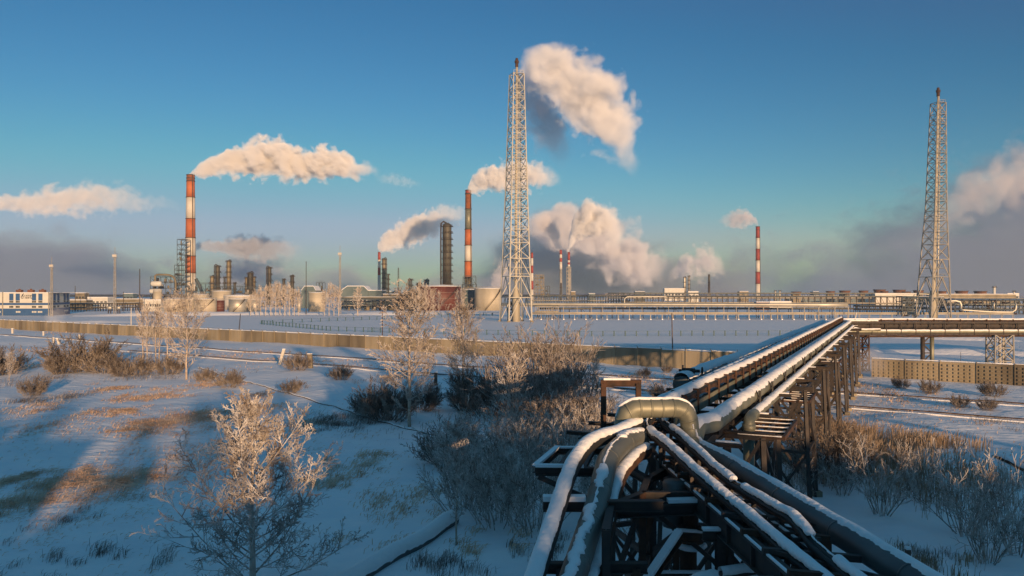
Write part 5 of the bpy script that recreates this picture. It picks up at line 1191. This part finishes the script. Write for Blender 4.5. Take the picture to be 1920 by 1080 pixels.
for px, py, s_, l in ((1250, 700, .3, 'lit tuft bush left in the row before the fence'), (1207, 708, .35, 'lit tuft bush by the goalpost'), (1278, 716, .3, 'lit tuft bush beside the buried pipe'), (1690, 730, .4, 'small scrub by the waffle fence'), (1745, 740, .45, 'small scrub right of the steam'), (1860, 745, .5, 'frosted scrub before the waffle fence right end'), (1800, 765, .35, 'small scrub between the tracks at right'), (1850, 770, .35, 'dark scrub beside the farther track at right')):
    put(Wd, gp(px, py), None, s_, l, 'bush', 'small scrub bushes near the fence')

# ------------------------------------------------------------------ dry grass, reeds (beyond counting: one object each)
def grass(name, patches, m, lay=.75, w_=.013, seg=2):
    g = random.Random(hash(name) % 1000 + 5 if False else 77); mb = MB()
    for (px, py, rx, ry, n, h, wind) in patches:
        c = gp(px, py); s = c.y / FPX; RX = rx * s; y0 = gp(px, py + ry).y; y1 = gp(px, max(py - ry, 600)).y
        cl = [(g.gauss(0, .45), g.gauss(0, .45)) for _ in range(max(3, n // 28))]
        for i in range(n):
            q = g.choice(cl); u = q[0] + g.gauss(0, .13); v_ = q[1] + g.gauss(0, .13)
            x = c.x + u * RX; y = c.y + v_ * (y1 - y0) * .5; z = gh(x, y) - .03; L = h * g.uniform(.5, 1.25); a = wind + g.gauss(0, .5); ly = lay * g.uniform(.6, 1.15); d = Vector((math.cos(a), math.sin(a), 0)); ww = w_ * g.uniform(.7, 1.4) * max(1, s / .028)
            p = Vector((x, y, z)); sd_ = Vector((-d.y, d.x, .3)).normalized() * ww; o = len(mb.v); up = Vector((0, 0, 1))
            p1 = p + (up * (1 - ly * .7) + d * ly * .6) * L * .55; p2 = p1 + (up * (.35 - ly * .55) + d * ly) * L * .5
            for P_, f in ((p, 1), (p1, .9), (p2, .35)): mb.v.append(tuple(P_ - sd_ * f)); mb.v.append(tuple(P_ + sd_ * f))
            mb.f += [(o, o + 1, o + 3, o + 2), (o + 2, o + 3, o + 5, o + 4)]
    o = build(name, mb, m); o['kind'] = 'stuff'; return o
PI = math.pi
GP = [(215, 905, 90, 30, 1500, .8, .3), (120, 900, 60, 25, 700, .8, .4), (30, 940, 90, 30, 700, .8, .4), (330, 795, 90, 26, 1500, .7, .2), (270, 803, 50, 12, 600, .6, .2), (270, 742, 45, 12, 500, .7, .2), (220, 775, 50, 10, 600, .6, .2), (400, 780, 60, 20, 500, .6, .3), (300, 740, 70, 14, 400, .6, .2), (20, 900, 40, 16, 350, .7, .6), (215, 728, 60, 10, 400, .7, .2), (400, 720, 60, 10, 350, .7, .2), (480, 760, 60, 20, 300, .6, .2), (560, 800, 60, 20, 350, .6, .2), (670, 870, 60, 26, 350, .7, .6), (600, 905, 40, 20, 250, .7, .8), (60, 770, 60, 16, 350, .6, .5), (120, 800, 80, 24, 300, .6, .4), (30, 690, 60, 12, 300, 1.0, .3), (330, 850, 160, 40, 600, .6, .3), (500, 860, 200, 50, 300, .5, .5), (150, 960, 150, 60, 500, .5, .4), (220, 620, 200, 6, 500, .6, 0), (600, 680, 200, 12, 600, .7, 0), (450, 665, 100, 8, 400, .7, 0), (1750, 760, 150, 25, 500, .5, 0), (1640, 735, 80, 16, 350, .6, 0), (1290, 720, 110, 26, 900, .6, 0), (1190, 715, 60, 20, 400, .6, 0), (760, 930, 80, 50, 350, .6, .8), (700, 1000, 90, 50, 90, .6, .8), (900, 1040, 80, 40, 120, .7, .8), (400, 880, 420, 150, 1800, .45, .4), (300, 790, 400, 60, 1600, .5, .3), (1700, 800, 250, 60, 900, .5, .3), (1500, 700, 150, 20, 400, .5, 0), (150, 660, 250, 12, 900, .7, 0)]
grass('dry_grass', [(a, b, c, d, int(n * (1.7 if c < 100 else 1)), h, w_) for a, b, c, d, n, h, w_ in GP], 'straw', w_=.016)
GS = [(150, 1040, 60, 22, 260, .75, 1.1), (300, 1030, 60, 30, 90, .8, 1.0), (30, 1000, 70, 30, 120, .6, .9), (650, 790, 80, 16, 1300, .9, .5), (130, 965, 70, 20, 220, .6, .9), (620, 800, 50, 10, 700, .7, .5), (740, 710, 70, 14, 500, .9, .6), (480, 742, 30, 8, 300, .7, .4), (640, 700, 30, 10, 300, .9, 1), (540, 728, 30, 10, 250, .8, .5), (60, 755, 50, 12, 500, .9, .6), (140, 745, 60, 10, 400, .9, .5), (20, 1060, 80, 30, 130, .6, .8), (1720, 1040, 60, 40, 300, .7, 1.2), (830, 1060, 70, 30, 400, .8, 1.2), (1000, 760, 200, 60, 700, .9, .8), (1020, 1040, 60, 30, 400, .8, 1.2), (700, 760, 60, 20, 500, 1, .8), (1880, 800, 80, 20, 250, .6, .5), (300, 705, 160, 10, 700, 1.0, .5), (60, 715, 100, 14, 800, 1.0, .5)]
grass('brown_grass', GS, 'twigm', lay=.5, w_=.009)
grass('reed_bed', [(1600, 850, 90, 30, 3200, 2.1, .5), (1560, 830, 60, 18, 1600, 2.0, .5), (1700, 842, 110, 14, 900, 1.5, .5), (1650, 900, 120, 40, 1500, 1.5, .7), (1830, 900, 120, 40, 700, 1.2, .8), (1500, 880, 60, 30, 700, 1.4, .8), (1760, 850, 80, 12, 400, 1.5, .5), (1860, 960, 120, 50, 500, 1.0, .8), (1780, 1060, 120, 30, 300, .8, .8)], 'reed', lay=.22, w_=.012)
# ------------------------------------------------------------------ steam and smoke (real volumes)
def fcurve_node(n, pts, lo, hi):
    c = n.new("ShaderNodeFloatCurve"); cm = c.mapping; cu = cm.curves[0]
    pts = sorted(pts)
    while len(cu.points) < len(pts): cu.points.new(.5, .5)
    for p, (x, y) in zip(cu.points, pts):
        p.location = (x, (y - lo) / (hi - lo)); p.handle_type = 'AUTO'
    cm.update(); return c
def mth(n, l, op, a, b=None, c=None, clamp=False):
    m = n.new("ShaderNodeMath"); m.operation = op; m.use_clamp = clamp
    for i, v in enumerate((a, b, c)):
        if v is None: continue
        if isinstance(v, (int, float)): m.inputs[i].default_value = v
        else: l.new(v, m.inputs[i])
    return m.outputs[0]
def fixn(o):
    bm = bmesh.new(); bm.from_mesh(o.data); bmesh.ops.recalc_face_normals(bm, faces=bm.faces)
    if bm.calc_volume(signed=True) < 0: bmesh.ops.reverse_faces(bm, faces=bm.faces)
    bm.to_mesh(o.data); bm.free()
def plume(label, pts, Y, dens=.12, col=(.975, .975, .98), amp=1.1, nscale=None, soft=1.8, depth=1.0, fade=(.02, .2), name='steam_plume', aniso=0.0, cat='steam', steps=3.0, seed=0.0, detail=6.0):
    """pts: photo pixels (px, py, radius px) along the plume's centre line, at distance Y"""
    W = [at(a, b, Y) for a, b, r in pts]; rad = [r * 1.12 * Y / FPX for a, b, r in pts]
    L = [0.0]
    for i in range(1, len(W)): L.append(L[-1] + (W[i] - W[i - 1]).length)
    x0, x1 = W[0], W[-1]; ax = (x1 - x0); LT = ax.length; ax.normalize()
    # local frame: X along the chord, Z up-ish, Y depth
    up = Vector((0, 1, 0)).cross(ax) * -1
    if up.z < 0: up = -up
    yv = up.cross(ax)
    Mx = Matrix((ax, yv, up)).transposed().to_4x4(); Mx.translation = x0
    inv = Mx.inverted(); Lc = [inv @ p for p in W]
    xs = [p.x / LT for p in Lc]
    rmax = max(rad)
    lo, hi = min(p.z for p in Lc) - 1, max(p.z for p in Lc) + 1
    # hull: loft following the same curve
    N = 28; mb = MB()
    def interp(arr, t):
        for i in range(len(xs) - 1):
            if t <= xs[i + 1] or i == len(xs) - 2:
                u = (t - xs[i]) / max(1e-6, xs[i + 1] - xs[i]); u = max(0, min(1, u)); u = u * u * (3 - 2 * u) * .5 + u * .5
                return arr[i] * (1 - u) + arr[i + 1] * u
    ring = 20; k = 1.0 + amp * .42
    for i in range(N + 1):
        t = -0.04 + 1.08 * i / N; tt = max(0, min(1, t))
        rr = interp(rad, tt) * k * (1 if 0 < t < 1 else .8); zc = interp([p.z for p in Lc], tt)
        for j in range(ring):
            a = 2 * math.pi * j / ring
            mb.v.append((t * LT, math.cos(a) * rr * depth, zc + math.sin(a) * rr))
    for i in range(N):
        for j in range(ring):
            j2 = (j + 1) % ring; mb.f.append((i * ring + j, i * ring + j2, (i + 1) * ring + j2, (i + 1) * ring + j))
    mb.f.append(tuple(reversed(range(ring)))); mb.f.append(tuple(N * ring + j for j in range(ring)))
    m = bpy.data.materials.new('steam'); m.use_nodes = True; n = m.node_tree.nodes; l = m.node_tree.links
    n.remove(n["Principled BSDF"]); out = n["Material Output"]
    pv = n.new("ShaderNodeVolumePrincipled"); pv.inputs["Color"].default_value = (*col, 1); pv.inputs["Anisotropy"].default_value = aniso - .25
    l.new(pv.outputs[0], out.inputs["Volume"])
    tc = n.new("ShaderNodeTexCoord"); sx = n.new("ShaderNodeSeparateXYZ"); l.new(tc.outputs["Object"], sx.inputs[0])
    xn = mth(n, l, 'DIVIDE', sx.outputs[0], LT)
    cz = fcurve_node(n, list(zip(xs, [p.z for p in Lc])), lo, hi); l.new(xn, cz.inputs["Value"])
    zc = mth(n, l, 'MULTIPLY_ADD', cz.outputs[0], hi - lo, lo)
    cr = fcurve_node(n, list(zip(xs, rad)), 0, rmax); l.new(xn, cr.inputs["Value"])
    rr = mth(n, l, 'MULTIPLY', cr.outputs[0], rmax)
    dz = mth(n, l, 'SUBTRACT', sx.outputs[2], zc); dy = mth(n, l, 'DIVIDE', sx.outputs[1], depth)
    d = mth(n, l, 'DIVIDE', mth(n, l, 'SQRT', mth(n, l, 'ADD', mth(n, l, 'MULTIPLY', dz, dz), mth(n, l, 'MULTIPLY', dy, dy))), rr)
    ns = nscale or 1.15 / (rmax)
    mp = n.new("ShaderNodeMapping"); mp.inputs["Location"].default_value = (seed * 37.1, seed * 11.3, seed * 5.7); l.new(tc.outputs["Object"], mp.inputs[0])
    nz = n.new("ShaderNodeTexNoise"); nz.inputs["Scale"].default_value = ns; nz.inputs["Detail"].default_value = detail; nz.inputs["Roughness"].default_value = .60
    nz.inputs["Distortion"].default_value = .35; l.new(mp.outputs[0], nz.inputs["Vector"])
    # cauliflower: rounded cells
    vo = n.new("ShaderNodeTexVoronoi"); vo.feature = 'SMOOTH_F1'; vo.inputs["Scale"].default_value = ns * 1.9; vo.inputs["Smoothness"].default_value = .6
    vo.inputs["Detail"].default_value = 0.0
    l.new(mp.outputs[0], vo.inputs["Vector"])
    bil = mth(n, l, 'ADD', mth(n, l, 'MULTIPLY', mth(n, l, 'SUBTRACT', nz.outputs[0], .5), 2.1 * amp), mth(n, l, 'MULTIPLY', mth(n, l, 'SUBTRACT', .42, vo.outputs["Distance"]), .5 * amp))
    tail = mth(n, l, 'MULTIPLY', mth(n, l, 'MULTIPLY', xn, xn), -.35)
    f = mth(n, l, 'ADD', mth(n, l, 'ADD', mth(n, l, 'SUBTRACT', 1.12, d), bil), tail)
    f = mth(n, l, 'MULTIPLY', f, soft, clamp=True)
    fa = mth(n, l, 'DIVIDE', mth(n, l, 'ADD', xn, .02), fade[0], clamp=True)
    fb = mth(n, l, 'DIVIDE', mth(n, l, 'SUBTRACT', 1.02, xn), fade[1], clamp=True)
    fb = mth(n, l, 'POWER', fb, 1.5)
    f = mth(n, l, 'MULTIPLY', mth(n, l, 'MULTIPLY', f, fa), fb)
    l.new(mth(n, l, 'MULTIPLY', f, dens), pv.inputs["Density"])
    try: m.cycles.volume_step_rate = 1.0 / steps
    except Exception: pass
    o = build(name, mb, m); fixn(o); o.matrix_world = Mx; tag(o, label, cat)
    return o
def bank(label, top, bot, Y0, Y1, dens, col, nscale, amp=1.0, soft=1.5, seed=0.0, name='shade_tinted_bank', cat='smoke', edge=60.0):
    """a wide bank of smoke: top = [(px,py)...] upper edge seen from the camera at middle distance"""
    Ym = (Y0 + Y1) / 2; T = [at(a, b, Ym) for a, b in top]; zb = at(0, bot, Ym).z
    x0, x1 = T[0].x, T[-1].x; LT = x1 - x0; zmax = max(p.z for p in T); h = zmax - zb
    mb = MB(); N = 40
    def zt(x):
        for i in range(len(T) - 1):
            if x <= T[i + 1].x or i == len(T) - 2:
                u = max(0, min(1, (x - T[i].x) / (T[i + 1].x - T[i].x))); return T[i].z * (1 - u) + T[i + 1].z * u
    pad = h * .22 * amp
    for i in range(N + 1):
        x = x0 + LT * i / N; z = zt(x) + pad
        mb.v += [(x - x0, Y0 - Ym, zb - zb), (x - x0, Y0 - Ym, z - zb), (x - x0, Y1 - Ym, z - zb), (x - x0, Y1 - Ym, 0)]
    for i in range(N):
        for j in range(4): mb.f.append((i * 4 + j, i * 4 + (j + 1) % 4, (i + 1) * 4 + (j + 1) % 4, (i + 1) * 4 + j))
    mb.f.append((3, 2, 1, 0)); mb.f.append(tuple(N * 4 + j for j in range(4)))
    m = bpy.data.materials.new('smoke'); m.use_nodes = True; n = m.node_tree.nodes; l = m.node_tree.links
    n.remove(n["Principled BSDF"]); out = n["Material Output"]
    pv = n.new("ShaderNodeVolumePrincipled"); pv.inputs["Color"].default_value = (*col, 1); l.new(pv.outputs[0], out.inputs["Volume"])  # grey blue albedo stands in for the bank lying in shade
    tc = n.new("ShaderNodeTexCoord"); sx = n.new("ShaderNodeSeparateXYZ"); l.new(tc.outputs["Object"], sx.inputs[0])
    xn = mth(n, l, 'DIVIDE', sx.outputs[0], LT)
    cz = fcurve_node(n, [((p.x - x0) / LT, p.z - zb) for p in T], 0, h * 1.02); l.new(xn, cz.inputs["Value"])
    zt_ = mth(n, l, 'MULTIPLY', cz.outputs[0], h * 1.02)
    rel = mth(n, l, 'DIVIDE', mth(n, l, 'SUBTRACT', zt_, sx.outputs[2]), h * .5)       # >0 inside
    mp = n.new("ShaderNodeMapping"); mp.inputs["Location"].default_value = (seed * 371, seed * 113, 0); mp.inputs["Scale"].default_value = (.8, 1, 1.25); l.new(tc.outputs["Object"], mp.inputs[0])
    nz = n.new("ShaderNodeTexNoise"); nz.inputs["Scale"].default_value = nscale; nz.inputs["Detail"].default_value = 4; nz.inputs["Roughness"].default_value = .55; nz.inputs["Distortion"].default_value = .3
    l.new(mp.outputs[0], nz.inputs["Vector"])
    f = mth(n, l, 'ADD', rel, mth(n, l, 'MULTIPLY', mth(n, l, 'SUBTRACT', nz.outputs[0], .52), 2.6 * amp))
    f = mth(n, l, 'MULTIPLY', f, soft, clamp=True)
    e = mth(n, l, 'DIVIDE', mth(n, l, 'MULTIPLY', xn, LT), edge, clamp=True); e2 = mth(n, l, 'DIVIDE', mth(n, l, 'MULTIPLY', mth(n, l, 'SUBTRACT', 1.0, xn), LT), edge, clamp=True)
    f = mth(n, l, 'MULTIPLY', mth(n, l, 'MULTIPLY', f, e), e2)
    l.new(mth(n, l, 'MULTIPLY', f, dens), pv.inputs["Density"])
    try: m.cycles.volume_step_rate = .5
    except Exception: pass
    o = build(name, mb, m); fixn(o); o.location = (x0, Ym, zb); tag(o, label, cat); return o

YA = 700.0
plume('dense white steam streaming right from the tall orange and white chimney at left', [(357, 327, 4), (385, 318, 12), (430, 308, 20), (470, 300, 27), (510, 296, 32), (560, 305, 28), (620, 306, 27), (665, 312, 22), (710, 322, 12)], YA, dens=.36, fade=(.01, .22), seed=1, steps=6, amp=1.3)
plume('pale steam plume lying over the left edge above the floodlight masts', [(-60, 386, 8), (0, 383, 14), (60, 379, 18), (130, 374, 24), (200, 370, 27), (270, 378, 20), (345, 390, 12)], 900, dens=.085, seed=2, fade=(.05, .6), steps=4, amp=1.4, col=(.93, .92, .92))
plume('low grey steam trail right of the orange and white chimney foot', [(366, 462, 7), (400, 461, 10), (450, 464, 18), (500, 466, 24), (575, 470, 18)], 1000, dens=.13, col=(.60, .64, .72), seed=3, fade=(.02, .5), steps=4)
plume('steam rising right from the slim red and white chimney beside the dark column', [(711, 474, 5), (716, 462, 11), (745, 444, 18), (790, 425, 22), (830, 408, 22), (885, 398, 12)], 850, dens=.20, seed=4, fade=(.01, .5), steps=5, amp=1.3)
plume('white steam blowing right from the orange chimney behind the central lattice tower', [(877, 358, 4), (890, 345, 14), (925, 334, 22), (975, 328, 25), (1020, 330, 24), (1055, 345, 12)], 640, dens=.28, seed=5, fade=(.01, .4), steps=5, amp=1.35)
plume('great sunlit steam arc falling right of the central tower top', [(985, 92, 8), (1008, 104, 28), (1055, 140, 46), (1108, 190, 50), (1150, 240, 50), (1178, 285, 34), (1192, 330, 14)], 900, dens=.08, seed=6, fade=(.10, .35), steps=4, amp=1.5)
plume('thin steam tinted grey for shade, hanging beside the central tower top', [(985, 120, 18), (998, 170, 34), (1020, 225, 42), (1048, 275, 32), (1064, 318, 14)], 1000, dens=.036, col=(.66, .68, .76), seed=7, fade=(.1, .4), steps=3, amp=1.2)  # darkened albedo carries this plume's shade
plume('bright white steam boiling up from the nearer of the paired short chimneys', [(1066, 474, 6), (1070, 450, 16), (1082, 425, 24), (1110, 412, 30), (1150, 430, 34), (1175, 470, 30)], 1100, dens=.22, seed=8, fade=(.01, .5), steps=5)
plume('pinkish steam leaning left off the farther of the paired short chimneys', [(1051, 470, 4), (1043, 450, 8), (1034, 430, 16), (1020, 412, 24), (1000, 404, 18)], 1200, dens=.12, col=(.9, .86, .85), seed=9, fade=(.01, .4), steps=4)
plume('broad steam cloud drifting behind the paired chimneys towards the right', [(985, 425, 22), (1050, 425, 34), (1110, 440, 42), (1170, 475, 46), (1225, 500, 38), (1268, 522, 16)], 1330, dens=.055, col=(.86, .87, .92), seed=10, fade=(.1, .25), steps=4, amp=1.5)
plume('curling steam cloud above the small dark stack near the white plant', [(1255, 520, 8), (1290, 498, 22), (1325, 492, 26), (1350, 505, 18), (1365, 530, 8)], 1290, dens=.06, col=(.85, .86, .91), seed=11, fade=(.2, .3), steps=4, amp=1.7)
plume('small grey steam puff blowing left off the far red and white chimney', [(1421, 424, 4), (1408, 412, 11), (1388, 409, 16), (1365, 412, 12), (1342, 414, 5)], 1150, dens=.10, col=(.80, .81, .87), seed=12, fade=(.02, .45), steps=4, amp=1.5)
plume('faint detached wisp of steam between the two orange chimneys', [(705, 335, 4), (735, 336, 9), (760, 340, 9), (795, 348, 4)], 900, dens=.022, seed=13, fade=(.3, .3), amp=1.8)
bank('broad smoke bank tinted grey lilac for shade, climbing towards the right edge behind the right lattice tower', [(1300, 520), (1420, 470), (1520, 462), (1620, 425), (1700, 375), (1800, 345), (1870, 300), (1990, 270), (2150, 260)], 556, 1520, 1810, .009, (.44, .55, .72), .015, seed=1, amp=1.35)
plume('cream lit cloud swelling over the smoke bank at the right edge', [(1740, 420, 10), (1790, 392, 26), (1850, 352, 38), (1920, 325, 46), (1990, 320, 46), (2060, 310, 30)], 1440, dens=.016, col=(.86, .84, .86), seed=16, fade=(.3, .2), steps=4, amp=1.5, name='steam_cloud')
bank('smoke bank tinted grey for shade, lying low behind the blue and white office building', [(-180, 425), (-40, 430), (100, 440), (200, 452), (300, 500), (420, 520)], 552, 1360, 1605, .010, (.46, .56, .72), .017, seed=2, amp=1.4)
bank('dusky pink smoke layer tinted for shade along the horizon behind the refinery columns', [(380, 500), (470, 478), (540, 500), (640, 500), (760, 520), (900, 505), (980, 520)], 552, 1410, 1585, .009, (.56, .61, .74), .020, seed=3, amp=1.3)
bank('smoke tinted blue grey for shade under the drifting steam behind the pipe bridges', [(890, 500), (960, 440), (1060, 400), (1160, 430), (1260, 480), (1350, 495), (1430, 520)], 552, 1480, 1690, .012, (.48, .54, .64), .018, seed=4, amp=1.2)
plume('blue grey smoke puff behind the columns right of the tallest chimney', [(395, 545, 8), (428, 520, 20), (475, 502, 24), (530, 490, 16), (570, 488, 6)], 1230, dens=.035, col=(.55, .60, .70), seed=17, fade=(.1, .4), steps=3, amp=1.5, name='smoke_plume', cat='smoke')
plume('pinkish steam rising behind the left legs of the central lattice tower', [(930, 545, 8), (938, 520, 16), (948, 500, 18), (965, 485, 12)], 1150, dens=.04, col=(.88, .85, .87), seed=18, fade=(.1, .4), steps=3, amp=1.4)

plume('drifting grey steam seeping over the ground at the fence gap below the bridge', [(1590, 690, 10), (1615, 682, 22), (1640, 680, 26), (1672, 694, 14)], 104, dens=.16, col=(.66, .63, .63), seed=14, fade=(.3, .4), steps=2, name='ground_steam')
plume('little steam cloud over the fence in front of the office building', [(88, 612, 6), (98, 602, 14), (110, 588, 14), (130, 578, 8)], 238, dens=.06, seed=15, fade=(.3, .4), steps=2, name='ground_steam')
# haze: one even box of cold air
mb = MB(); mb.box((0, 1130, 66), (3600, 2380, 136)); hz = struct('haze', mb, None, False, 'stuff'); hm = bpy.data.materials.new('haze_air'); hm.use_nodes = True; n = hm.node_tree.nodes
n.remove(n["Principled BSDF"]); pv = n.new("ShaderNodeVolumePrincipled"); pv.inputs["Color"].default_value = (.86, .92, 1, 1); pv.inputs["Density"].default_value = .00008; hm.node_tree.links.new(pv.outputs[0], n["Material Output"].inputs["Volume"]); hz.data.materials.append(hm)
